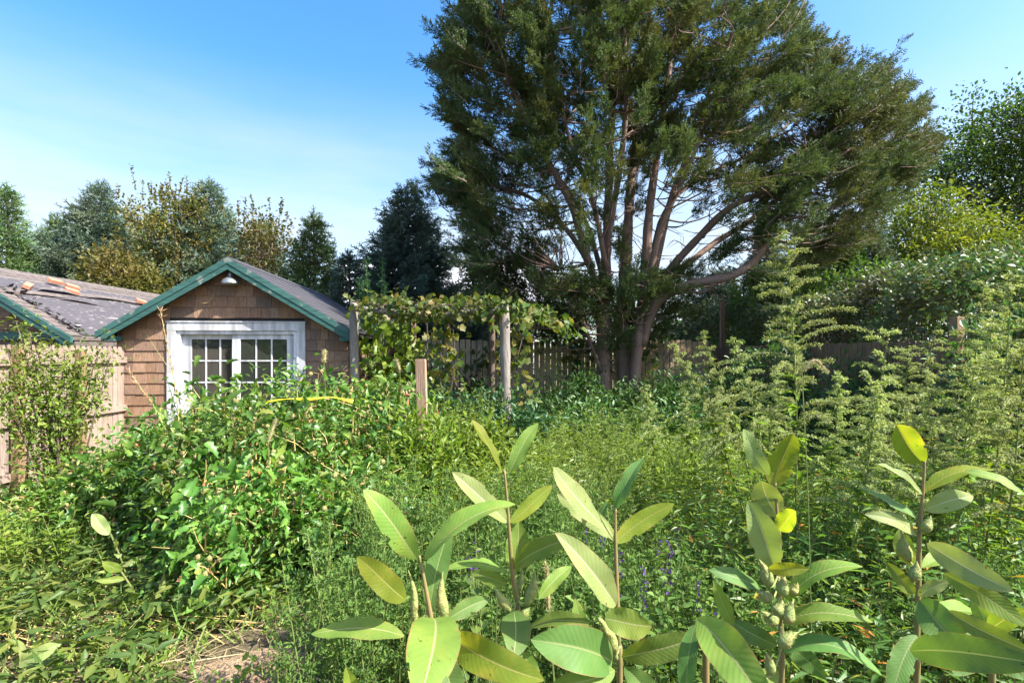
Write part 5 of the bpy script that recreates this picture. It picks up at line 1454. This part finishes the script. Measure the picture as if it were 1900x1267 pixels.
for i, (t2, b2, d, full, lab) in enumerate(MW):
    rng = np.random.default_rng(550 + i); t = P(*t2, d); b = P(*b2, d); ex = b[2] / max(.1, t[2] - b[2])
    b0 = b + (b - t) * ex * .5; b0[2] = 0; b0[1] = d + .1
    root = thing('mugwort', b0, lab, 'weed', 'plumed mugworts')
    L_, S_, G_ = Acc(), Acc(), Acc()
    H = t[2]; sp = smoothpath([b0, b0 * .5 + t * .5 + np.array([.03, 0, .08]), t + np.array([rng.normal() * .02, 0, 0])], per=12)
    tube(S_, sp, np.linspace(.008, .0015, len(sp)), 6)
    ax = nrm(sp[-1] - sp[len(sp) // 2]); nb = int(rng.integers(24, 42)); vig = rng.uniform(.75, 1.25)
    if full > 1.5: nb, vig = 52, .95
    for k in range(nb):
        u = .42 + .58 * (k + rng.random()) / nb; o = sp[0] + 0; q = u * (len(sp) - 1); j = min(int(q), len(sp) - 2); o = sp[j] + (sp[j + 1] - sp[j]) * (q - j)
        th = k * 2.4 + rng.normal() * .3; pr = nrm(np.cross(ax, np.array([math.cos(th), math.sin(th), .2])))
        bl = full * vig * (.34 * (1 - u) ** .8 + .035) * rng.uniform(.5, 1.4) * (1.7 if rng.random() < .14 else 1)
        dv = nrm(pr * rng.uniform(.6, 1.1) + ax * rng.uniform(.4, 1.0)); ts = np.linspace(0, 1, 6)[:, None]
        bp = o + dv * bl * ts + np.array([0, 0, -1.0]) * bl * .45 * ts ** 2.2 + pr * bl * .25 * ts ** 2
        tube(S_, bp, np.linspace(.0025, .0008, 6), 4, cap=False)
        m_ = int(34 + bl * 620); q = rng.uniform(.5, 4.99, m_); jj = q.astype(int); oo = bp[jj] + (bp[jj + 1] - bp[jj]) * (q - jj)[:, None] + rng.normal(size=(m_, 3)) * .007
        Ls = rng.uniform(.010, .026, m_); L_.add(*place(T_DIA, oo, nrm(nrm(bp[-1] - bp[0]) * .7 + unit(rng, m_) * .8 + (0, 0, -.5)), unit(rng, m_), Ls, Ls * .4))
        if rng.random() < .8:
            d_ = nrm(pr + ax * .2 + rng.normal(size=3) * .2); G_.add(*place(T_LANCE, [o], d_, [(0, 0, 1.0)], rng.uniform(.04, .09), .018))
    # lower leaves
    m_ = 46; q = rng.uniform(.12, .62, m_) * (len(sp) - 1); jj = q.astype(int)
    Ls = rng.uniform(.05, .11, m_); G_.add(*place(T_JAG, sp[jj], nrm(np.stack([rng.normal(size=m_), rng.normal(size=m_), rng.uniform(-.4, .5, m_)], -1)), (0, 0, 1.0), Ls, Ls * .45))
    mk('stem', S_, M['greenstem'], root); mk('plume', L_, M['mugwort'], root); mk('foliage', G_, M['leafy'], root)

# purple salvias
SV = [(905, 1005, 1.9, 'purple flowered sage between the left and middle milkweeds'), (1130, 985, 2.3, 'purple flowered sage just right of the third milkweed stem'), (1180, 1040, 2.0, 'darkest purple flowered sage before the feathery weeds'), (1215, 1055, 2.1, 'purple flowered sage right of the third milkweed'),
      (1285, 1030, 2.2, 'purple flowered sage left of the podded milkweed'), (1330, 1095, 1.9, 'low purple flowered sage beside the podded milkweed'), (1255, 985, 2.6, 'farther purple flowered sage toward the feathery weeds')]
for i, (px, py, d, lab) in enumerate(SV):
    rng = np.random.default_rng(580 + i); p = P(px, py, d)
    root = thing('sage_plant', (p[0], d, 0), lab, 'flower', 'purple sages')
    L_, S_, F_ = Acc(), Acc(), Acc(); n = 13
    b = np.stack([p[0] + rng.normal(size=n) * .07, d + rng.normal(size=n) * .07, np.zeros(n)], -1)
    tip = weeds(L_, S_, rng, b, p[2] * rng.uniform(.8, 1.0, n), 16, T_LEAF, (.03, .06), .55, lean=.12)
    for tpt in tip[:3]:
        m_ = 11; F_ = Acc(); F_.add(*place(T_DIA, tpt + np.array([0, 0, 1]) * rng.uniform(-.06, .05, (m_, 1)) + rng.normal(size=(m_, 3)) * .006, unit(rng, m_), unit(rng, m_), rng.uniform(.010, .022, m_), .009)); mk('flower_spike', F_, M['purple'], root)
    mk('stem', S_, M['greenstem'], root); mk('foliage', L_, M['fernydark'], root)

# dead branch on the straw and a brown shrivelled clump
rng = np.random.default_rng(600)
a = Acc()
for pp in [[(182, 918, 5.0), (215, 922, 4.95), (250, 915, 4.9), (275, 925, 4.85), (290, 940, 4.8)], [(200, 890, 5.1), (222, 908, 5.0), (250, 917, 4.9)], [(240, 915, 4.9), (262, 935, 4.8), (270, 955, 4.7)]]:
    pts = np.array([P(*q) for q in pp]); pts[:, 2] = np.clip(pts[:, 2], .05, .4); tube(a, smoothpath(pts, per=4), np.linspace(.018, .008, 4 * len(pts) - 3), 7)
o = mk('dead_branch', a, M['drytwig'], smooth=True); tag(o, 'bleached forked dead branch lying on the straw near the bleached fence', 'branch')


# ------------------------------------------------------------------ milkweeds close to the camera
def milkmat(name, base, vein, mott, mamt, trans, tint):
    m, t, n, l, b = nodes_of(name)
    uv = n.new('ShaderNodeUVMap'); sep = n.new('ShaderNodeSeparateXYZ'); l.new(uv.outputs[0], sep.inputs[0])

    def math_(op, a, b2=None):
        k = n.new('ShaderNodeMath'); k.operation = op
        for i, v in enumerate((a, b2)):
            if v is None: continue
            if isinstance(v, (int, float)): k.inputs[i].default_value = v
            else: l.new(v, k.inputs[i])
        return k.outputs[0]
    ac = math_('ABSOLUTE', math_('SUBTRACT', sep.outputs[0], .5))
    mid = math_('LESS_THAN', ac, .022)
    tcn = n.new('ShaderNodeTexCoord')
    nv = n.new('ShaderNodeTexNoise'); nv.inputs['Scale'].default_value = 14; nv.inputs['Detail'].default_value = 3; l.new(tcn.outputs['Object'], nv.inputs[0])
    sv = math_('SINE', math_('ADD', math_('MULTIPLY', math_('SUBTRACT', sep.outputs[1], math_('MULTIPLY', ac, .30)), 105.0), math_('MULTIPLY', nv.outputs[0], 9.0)))
    side = math_('MULTIPLY', math_('GREATER_THAN', sv, .95), .10)
    veinf = math_('MAXIMUM', math_('MULTIPLY', mid, .8), side)
    nz = n.new('ShaderNodeTexNoise'); nz.inputs['Scale'].default_value = 22; nz.inputs['Detail'].default_value = 6; l.new(tcn.outputs['Object'], nz.inputs[0])
    r = ramp(n, [(0, 0, 0), (1, 1, 1)], [.5, .72]); l.new(nz.outputs[0], r.inputs[0])
    oi = n.new('ShaderNodeObjectInfo')
    hv = n.new('ShaderNodeHueSaturation'); hv.inputs['Color'].default_value = rgb(base)
    l.new(math_('ADD', math_('MULTIPLY', oi.outputs['Random'], .03), .485), hv.inputs['Hue']); l.new(math_('ADD', math_('MULTIPLY', oi.outputs['Random'], .35), .82), hv.inputs['Value'])
    nb_ = n.new('ShaderNodeTexNoise'); nb_.inputs['Scale'].default_value = 9; nb_.inputs['Detail'].default_value = 4; l.new(tcn.outputs['Object'], nb_.inputs[0])
    rb_ = ramp(n, [(.72, .78, .7), (1.15, 1.1, 1.05)], [.35, .65]); l.new(nb_.outputs[0], rb_.inputs[0])
    mb_ = n.new('ShaderNodeMixRGB'); mb_.blend_type = 'MULTIPLY'; mb_.inputs[0].default_value = 1; l.new(hv.outputs[0], mb_.inputs[1]); l.new(rb_.outputs[0], mb_.inputs[2])
    m1 = n.new('ShaderNodeMixRGB'); m1.inputs[2].default_value = rgb(mott)
    l.new(math_('MULTIPLY', r.outputs[0], mamt), m1.inputs[0]); l.new(mb_.outputs[0], m1.inputs[1])
    n3 = n.new('ShaderNodeTexNoise'); n3.inputs['Scale'].default_value = 90; n3.inputs['Detail'].default_value = 2; l.new(tcn.outputs['Object'], n3.inputs[0])
    r3 = ramp(n, [(1, 1, 1), (.5, .38, .25)], [.70, .74]); l.new(n3.outputs[0], r3.inputs[0])
    m0 = n.new('ShaderNodeMixRGB'); m0.blend_type = 'MULTIPLY'; m0.inputs[0].default_value = 1
    l.new(m1.outputs[0], m0.inputs[1]); l.new(r3.outputs[0], m0.inputs[2])
    me = n.new('ShaderNodeMixRGB'); me.inputs[2].default_value = (.30, .17, .07, 1)
    edge = math_('MULTIPLY', math_('GREATER_THAN', math_('ADD', math_('MAXIMUM', ac, math_('MULTIPLY', sep.outputs[1], .485)), math_('MULTIPLY', nz.outputs[0], .10)), .535), .7)
    l.new(edge, me.inputs[0]); l.new(m0.outputs[0], me.inputs[1])
    m2 = n.new('ShaderNodeMixRGB'); m2.inputs[2].default_value = rgb(vein); l.new(veinf, m2.inputs[0]); l.new(me.outputs[0], m2.inputs[1])
    col = m2.outputs[0]
    l.new(col, b.inputs['Base Color']); b.inputs['Roughness'].default_value = .58; b.inputs['Specular IOR Level'].default_value = .3
    bp = n.new('ShaderNodeBump'); bp.inputs['Strength'].default_value = .25; bp.inputs['Distance'].default_value = .002
    l.new(math_('ADD', math_('MULTIPLY', sv, .18), math_('MULTIPLY', nz.outputs[0], 2.0)), bp.inputs['Height']); l.new(bp.outputs[0], b.inputs['Normal'])
    tr = n.new('ShaderNodeBsdfTranslucent'); tm = n.new('ShaderNodeMixRGB'); tm.blend_type = 'MULTIPLY'; tm.inputs[0].default_value = 1; tm.inputs[2].default_value = rgb(tint)
    l.new(col, tm.inputs[1]); l.new(tm.outputs[0], tr.inputs[0])
    ms = n.new('ShaderNodeMixShader'); ms.inputs[0].default_value = trans
    l.new(b.outputs[0], ms.inputs[1]); l.new(tr.outputs[0], ms.inputs[2]); l.new(ms.outputs[0], n['Material Output'].inputs[0])
    return m


M['mwg'] = milkmat('milkweed_green_leaf', (.185, .285, .05), (.40, .38, .19), (.27, .30, .05), .5, .38, (1.5, 1.45, .45))
M['mwy'] = milkmat('milkweed_yellow_backlit_leaf', (.24, .32, .04), (.44, .40, .14), (.38, .34, .045), .6, .58, (1.6, 1.45, .4))  # yellowed leaves, and backlit ones with the sun's glow put into the colour
M['mwp'] = milkmat('milkweed_pale_leaf', (.27, .34, .12), (.46, .45, .30), (.27, .32, .10), .5, .32, (1.4, 1.4, .5))
M['mwd'] = milkmat('milkweed_dark_shaded_leaf', (.11, .21, .05), (.28, .31, .13), (.13, .22, .05), .5, .32, (1.4, 1.5, .5))  # dark green copy; shade on the shadowed leaves is put into its colour
MATS = {'g': M['mwg'], 'y': M['mwy'], 'p': M['mwp'], 'd': M['mwd']}
CAMP = np.array([0, 0, EYE])


def leaf_mesh(b, t, wpx, face, bend, seed, rows=30, cols=14, blunt=2.2):
    rg = np.random.default_rng(seed)
    ax = t - b; L = np.linalg.norm(ax); ax = ax / L
    mid = (b + t) / 2; view = nrm(CAMP - mid)
    f = nrm(view - ax * np.dot(view, ax)); s = np.cross(f, ax)
    wreal0 = wpx / FPX * mid[1]; wr = max(wreal0 * .86, .27 * L); wreal0 *= .86; ca = min(1.0, wreal0 / wr); e = math.acos(ca)
    # turn the blade about its axis so that it shows wpx, with its face towards the sky
    c1 = f * math.cos(e) + s * math.sin(e); c2 = f * math.cos(e) - s * math.sin(e)
    nn = c1 if c1[2] + .25 * c1[0] > c2[2] + .25 * c2[0] else c2
    if face == 'b': nn = c2 if nn is c1 else c1
    wv = np.cross(ax, nn)
    tt = np.linspace(0, 1, rows); ph = rg.uniform(0, 6.28, 4)
    w = .5 * wr * np.clip(1 - np.abs(2 * np.clip(tt, .0, 1) ** .94 - 1) ** blunt, 0, 1) ** .72
    w = np.maximum(w, .0012 + .0 * tt); w *= 1 + .03 * np.sin(tt * 9 + ph[0])
    side = np.linspace(-1, 1, cols + 1)
    pet = tt < .02
    V, U = [], []
    tw = rg.normal() * .6; cu = rg.normal() * .10; bend = bend * rg.uniform(.7, 2.0)
    for i, q in enumerate(tt):
        c = b + ax * L * q + nn * bend * L * (4 * q * (1 - q)) + wv * L * .04 * math.sin(q * 3.1 + ph[1]) + nn * L * cu * q * q * q
        n2 = nn + wv * tw * (q - .4); w2 = wv - nn * tw * (q - .4)
        for sd in side:
            lift = (.20 + .12 * math.sin(ph[3])) * abs(sd) * w[i] + .05 * w[i] * (abs(sd) ** 2) * math.sin(q * 13 + ph[2] + (sd > 0) * 1.7) * 2.0 + .02 * w[i] * math.sin(q * 60 + abs(sd) * 3) * abs(sd)
            V.append(c + w2 * sd * w[i] + n2 * lift); U.append((.5 + sd * .5, q))
    k = cols + 1
    Q = [(i * k + j, i * k + j + 1, (i + 1) * k + j + 1, (i + 1) * k + j) for i in range(rows - 1) for j in range(cols)]
    if rg.random() < .6:                       # insect bites
        drop = set()
        for _ in range(int(rg.integers(1, 4))):
            ci, cj = (rg.uniform(.25, .98) * rows, rg.choice([0, cols]))
            ra = rg.uniform(.8, 1.9)
            for i in range(rows - 1):
                for j in range(cols):
                    if ((i + .5 - ci) / ra) ** 2 + ((j + .5 - cj) / (ra * .9)) ** 2 < 1: drop.add(i * cols + j)
        Q = [q for i, q in enumerate(Q) if i not in drop]
    return V, Q, U


def pod_mesh(b, t, wpx, seed):
    rg = np.random.default_rng(seed); a = Acc()
    r = wpx * .37 / FPX * b[1]; L = np.linalg.norm(t - b)
    ts = np.linspace(0, 1, 14); pr = r * np.interp(ts, [0, .06, .2, .36, .55, .75, .9, 1], [.2, .55, .93, 1, .78, .42, .17, .03])
    bend = nrm(np.cross(t - b, np.array([0, 1.0, 0]))) * L * .07 * (1 if seed % 2 else -1)
    lathe(a, b, t, list(zip(ts, pr)), 12, bend)
    n = 190; k = rg.random(n) * .88; th = rg.uniform(0, 6.28, n); ax = nrm(t - b); u = nrm(np.cross(ax, (0, 1.0, .1))); v = np.cross(ax, u)
    rd = u * np.cos(th)[:, None] + v * np.sin(th)[:, None]
    o = b + (t - b) * k[:, None] + bend * (4 * k * (1 - k))[:, None] + rd * (np.interp(k, ts, pr) * .93)[:, None]
    a.add(*place(T_DIA, o, nrm(rd + ax * .5), unit(rg, n), r * .34, r * .07))
    return a


def milkweed(lab, stem, ds, leaves, pods, seed):
    """stem: pixel points from the top down to where it leaves the picture; leaves: base, tip, width in pixels, depths, kind, bend."""
    top = [P(x, y, ds) for x, y in stem]
    foot = top[-1] + (top[-1] - top[0]) * .25; foot[2] = 0; foot[1] = ds + .04
    root = thing('milkweed', foot, lab, 'milkweed', 'milkweeds nearest the viewer')
    sp = smoothpath([foot] + top[::-1], per=6)
    rad = np.interp(np.linspace(0, 1, len(sp)), [0, .6, 1], [.0065, .0048, .0022])
    mk('stem', tube(Acc(), sp, rad, 8), M['redstem'], root, smooth=True)
    for i, (bx, by, tx, ty, w, d0, d1, kind, bend) in enumerate(leaves):
        b, t = P(bx, by, d0), P(tx, ty, d1)
        V, Q, U = leaf_mesh(b, t, w, 'b' if kind.isupper() else 'f', bend, seed * 50 + i)
        o = mk('leaf', Acc().add(V, Q, U), MATS[kind.lower()], root, smooth=True)
        if kind.lower() == 'y': o['label'] = 'yellowed or painted backlit leaf'
    for i, (bx, by, tx, ty, w, d) in enumerate(pods):
        pa = pod_mesh(P(bx, by, d), P(tx, ty, d), w, seed * 70 + i); pb = P(bx, by, d); q = sp[np.argmin(np.linalg.norm(sp - pb - (0, 0, .012), axis=1))]
        tube(pa, smoothpath([q, (q + pb) / 2 - (0, 0, .008), pb], per=3), .0022, 6)
        mk('seed_pod', pa, M['pod'], root, smooth=True)
    return root


milkweed('milkweed with the biggest drooping front leaf, leftmost of the row', [(778, 1030), (786, 1070), (797, 1130), (806, 1190), (815, 1290)], 1.0, [
    (778, 1032, 670, 914, 58, 1.0, .95, 'g', .06), (788, 1032, 946, 928, 40, 1.0, .98, 'g', .05), (800, 1136, 832, 976, 48, 1.04, 1.10, 'd', .03), (756, 1108, 658, 1036, 54, .98, .95, 'y', .06),
    (802, 1146, 772, 1345, 112, .97, .74, 'g', .12), (836, 1190, 1012, 1254, 70, .97, .85, 'y', .08), (750, 1180, 584, 1192, 42, .98, .98, 'g', .08), (830, 1148, 906, 1112, 34, 1.05, 1.1, 'd', .05), (812, 1200, 860, 1320, 60, 1.05, .98, 'd', .05),
    (660, 1310, 640, 1240, 30, .95, .95, 'y', .04)],
    [(766, 1150, 757, 1056, 20, 1.0), (828, 1150, 822, 1060, 30, 1.02), (768, 1165, 766, 1120, 20, 1.03)], 1)
milkweed('slender milkweed with small leaves at its tip, second from the left', [(936, 872), (942, 940), (946, 1000), (952, 1070), (962, 1140), (968, 1290)], 1.12, [
    (932, 878, 866, 786, 14, 1.12, 1.14, 'y', .05), (942, 876, 1002, 788, 32, 1.12, 1.16, 'g', .04), (942, 966, 832, 882, 40, 1.12, 1.08, 'p', .05), (944, 966, 1026, 900, 32, 1.12, 1.14, 'y', -.05),
    (954, 1058, 1066, 988, 42, 1.12, 1.08, 'g', .06), (952, 1060, 962, 968, 50, 1.16, 1.2, 'g', .03), (944, 1064, 822, 1056, 22, 1.12, 1.1, 'g', .08), (954, 1132, 952, 1222, 64, 1.1, 1.0, 'd', .06),
    (984, 1166, 1100, 1160, 30, 1.12, 1.08, 'g', .08), (942, 1080, 876, 1066, 30, 1.15, 1.2, 'g', .04), (1000, 1110, 1060, 1050, 30, 1.2, 1.25, 'g', .05), (968, 1190, 930, 1300, 40, 1.05, 1.0, 'd', .05), (970, 1210, 1010, 1320, 46, 1.05, .98, 'g', .05)],
    [(976, 1122, 992, 1058, 28, 1.1), (950, 1132, 917, 1086, 26, 1.1), (957, 1102, 968, 1052, 20, 1.14), (970, 1145, 985, 1125, 22, 1.1)], 2)
milkweed('milkweed with a dark upright top leaf, third from the left', [(1142, 940), (1142, 1000), (1145, 1100), (1148, 1200), (1150, 1290)], 1.05, [
    (1144, 944, 1184, 842, 30, 1.05, 1.08, 'd', .05), (1140, 1008, 1016, 872, 34, 1.05, 1.05, 'p', .05), (1138, 1004, 1036, 912, 40, 1.09, 1.12, 'p', .05), (1142, 1008, 1250, 932, 42, 1.05, 1.05, 'y', -.06),
    (1146, 1116, 1036, 996, 58, 1.05, .98, 'p', .06), (1122, 1150, 1206, 1158, 60, 1.0, .97, 'g', .04), (1136, 1228, 984, 1186, 92, 1.02, .95, 'd', .08), (1156, 1224, 1298, 1172, 52, 1.03, .98, 'g', .08),
    (1102, 952, 1070, 894, 16, 1.1, 1.12, 'p', .03), (1110, 990, 1128, 930, 14, 1.1, 1.12, 'd', .03), (1140, 1240, 1030, 1275, 50, 1.0, .95, 'g', .05), (1156, 1240, 1220, 1300, 50, 1.08, 1.1, 'd', .05), (1086, 1200, 1070, 1110, 30, 1.15, 1.2, 'g', .05)],
    [(1142, 1212, 1100, 1134, 30, 1.03), (1150, 1230, 1136, 1175, 20, 1.05)], 3)
milkweed('milkweed crowded with plump pods halfway up its stem', [(1439, 896), (1442, 950), (1446, 1000), (1444, 1080), (1449, 1160), (1450, 1290)], 1.12, [
    (1439, 906, 1468, 804, 54, 1.12, 1.12, 'y', -.04), (1427, 881, 1378, 795, 36, 1.12, 1.1, 'p', .05), (1441, 958, 1412, 884, 58, 1.14, 1.12, 'p', .03), (1443, 981, 1482, 946, 40, 1.1, 1.07, 'y', .03),
    (1441, 1048, 1386, 938, 64, 1.1, 1.06, 'p', .05), (1425, 1052, 1500, 1058, 28, 1.08, 1.04, 'y', .08), (1458, 1110, 1600, 1050, 36, 1.1, 1.05, 'g', .08), (1410, 1092, 1310, 1060, 30, 1.12, 1.1, 'd', .08),
    (1454, 1160, 1616, 1143, 38, 1.1, 1.05, 'g', .08), (1454, 1212, 1637, 1222, 36, 1.08, 1.02, 'd', .09), (1364, 1158, 1320, 1076, 30, 1.2, 1.22, 'g', .04), (1440, 1200, 1360, 1150, 40, 1.18, 1.2, 'd', .05),
    (1452, 1180, 1530, 1260, 40, 1.15, 1.1, 'd', .06), (1440, 1240, 1360, 1300, 40, 1.1, 1.05, 'g', .06)],
    [(1426, 1090, 1407, 1036, 32, 1.08), (1453, 1106, 1457, 1066, 30, 1.06), (1468, 1104, 1480, 1080, 24, 1.08), (1432, 1112, 1404, 1092, 30, 1.08), (1437, 1140, 1452, 1112, 36, 1.06), (1462, 1158, 1473, 1112, 32, 1.05), (1440, 1160, 1412, 1134, 34, 1.09), (1446, 1200, 1482, 1172, 32, 1.05), (1430, 1252, 1420, 1208, 26, 1.06)], 4)
milkweed('milkweed topped by one glowing yellow leaf, rightmost of the row', [(1716, 850), (1712, 920), (1706, 990), (1704, 1100), (1701, 1200), (1700, 1290)], 1.08, [
    (1716, 857, 1655, 784, 56, 1.08, 1.06, 'y', -.04), (1710, 915, 1630, 864, 14, 1.08, 1.06, 'p', .05), (1716, 913, 1848, 880, 26, 1.08, 1.08, 'y', .08), (1790, 876, 1915, 915, 18, 1.05, 1.0, 'g', .05),
    (1716, 946, 1808, 919, 42, 1.08, 1.05, 'p', .05), (1703, 960, 1590, 906, 16, 1.08, 1.1, 'd', .05), (1701, 992, 1618, 952, 28, 1.08, 1.06, 'p', .06), (1718, 1012, 1892, 1096, 54, 1.05, .92, 'p', .08),
    (1704, 1114, 1800, 1212, 70, 1.02, .92, 'd', .06), (1750, 1064, 1905, 1160, 46, 1.0, .9, 'g', .06), (1699, 1100, 1640, 1042, 30, 1.05, 1.05, 'g', .05), (1705, 1106, 1760, 1076, 26, 1.04, 1.02, 'p', .05),
    (1690, 1212, 1930, 1225, 74, .85, .72, 'd', .10), (1760, 1130, 1915, 1215, 40, .95, .85, 'g', .06), (1690, 1050, 1670, 980, 36, 1.14, 1.16, 'g', .04), (1704, 1180, 1650, 1290, 46, 1.05, 1.0, 'd', .06), (1720, 1150, 1840, 1140, 36, 1.15, 1.2, 'g', .06), (1708, 1050, 1800, 1035, 30, 1.16, 1.2, 'g', .06)],
    [(1712, 986, 1727, 956, 26, 1.06), (1688, 1042, 1675, 985, 30, 1.1), (1692, 1078, 1701, 1040, 28, 1.05)], 5)
milkweed('milkweed cut by the frame with one broad lit leaf, between the podded and third plants', [(1290, 1150), (1300, 1200), (1310, 1290)], .80, [
    (1292, 1148, 1440, 1330, 86, .80, .66, 'g', .08), (1296, 1160, 1260, 1300, 40, .82, .78, 'd', .05)], [], 6)
milkweed('low milkweed at the bottom corner beneath the glowing yellow leaf', [(1830, 1160), (1835, 1220), (1840, 1290)], 1.0, [
    (1832, 1170, 1910, 1130, 40, 1.0, .95, 'g', .06), (1834, 1180, 1760, 1250, 46, 1.0, .95, 'd', .06), (1836, 1200, 1900, 1260, 50, .98, .92, 'd', .06), (1830, 1168, 1810, 1110, 34, 1.03, 1.05, 'g', .05)], [], 7)

# broad single leaves of young milkweeds lying at the left
for i, (b, t, w, d0, d1, kind, lab) in enumerate([((30, 1230), (112, 1192), 34, 2.55, 2.6, 'p', 'pale milkweed sprout flattened at the bottom corner'), ((205, 990), (170, 955), 26, 3.5, 3.5, 'p', 'pale twisted milkweed sprout above the flattened weeds'), ((225, 1060), (190, 1040), 20, 3.2, 3.1, 'g', 'young milkweed bent over among the flattened weeds')]):
    bb, tt = P(*b, d0), P(*t, d1)
    foot = bb + np.array([.12, .05, 0]); foot[2] = 0
    root = thing('milkweed_sprout', foot, lab, 'milkweed')
    mk('stem', tube(Acc(), smoothpath([foot, (foot + bb) / 2 + np.array([0, 0, .03]), bb], per=4), .005, 6), M['greenstem'], root)
    rg = np.random.default_rng(700 + i)
    for k in range(6):
        q = bb + (foot - bb) * (k * .16); tp = (tt if k == 0 else q + nrm(np.array([rg.normal(), rg.normal() * .6, .25])) * .15)
        V, Q, U = leaf_mesh(q, tp, w if k == 0 else 14, 'f', .06, 900 + i * 10 + k)
        mk('leaf', Acc().add(V, Q, U), MATS[kind], root, smooth=True)

# what stands behind the viewer and shows in the door glass
fence('picket_fence', 'tan fence reflected in the door glass, behind the viewer', (-12, -6.2), (8, -6.2), (0, 1, 0), M['leftfence'], 1.85, .14, .004, 'dog', (.4, 1.5), 1, ((2, 1.8), (6, 1.8), (10, 1.8), (14, 1.8)), 801)
for i, (x, y, h) in enumerate([(-8.2, -4.6, 2.6), (-11.5, -5.2, 2.2), (-9.4, -8.5, 6), (-13, -9, 6.5), (-6, -8.5, 5.5)]):
    rng = np.random.default_rng(810 + i)
    root = thing('broadleaf_shrub', (x, y, 0), ['dark bush reflected in the left door pane', 'dark bush reflected in the right door pane', 'tree reflected above the left door pane', 'tree reflected above the door stile', 'tree reflected beyond the right door pane'][i], 'shrub')
    limb_tree(root, rng, (x, y, 0), 0, 0, 0, M['decid'], M['greybark'], T_LEAF, (.14, .24), .7, 60, (x, y, h * .55), (h * .4, h * .3, h * .45), 60, r0=.06, multi=2, spread=.25)
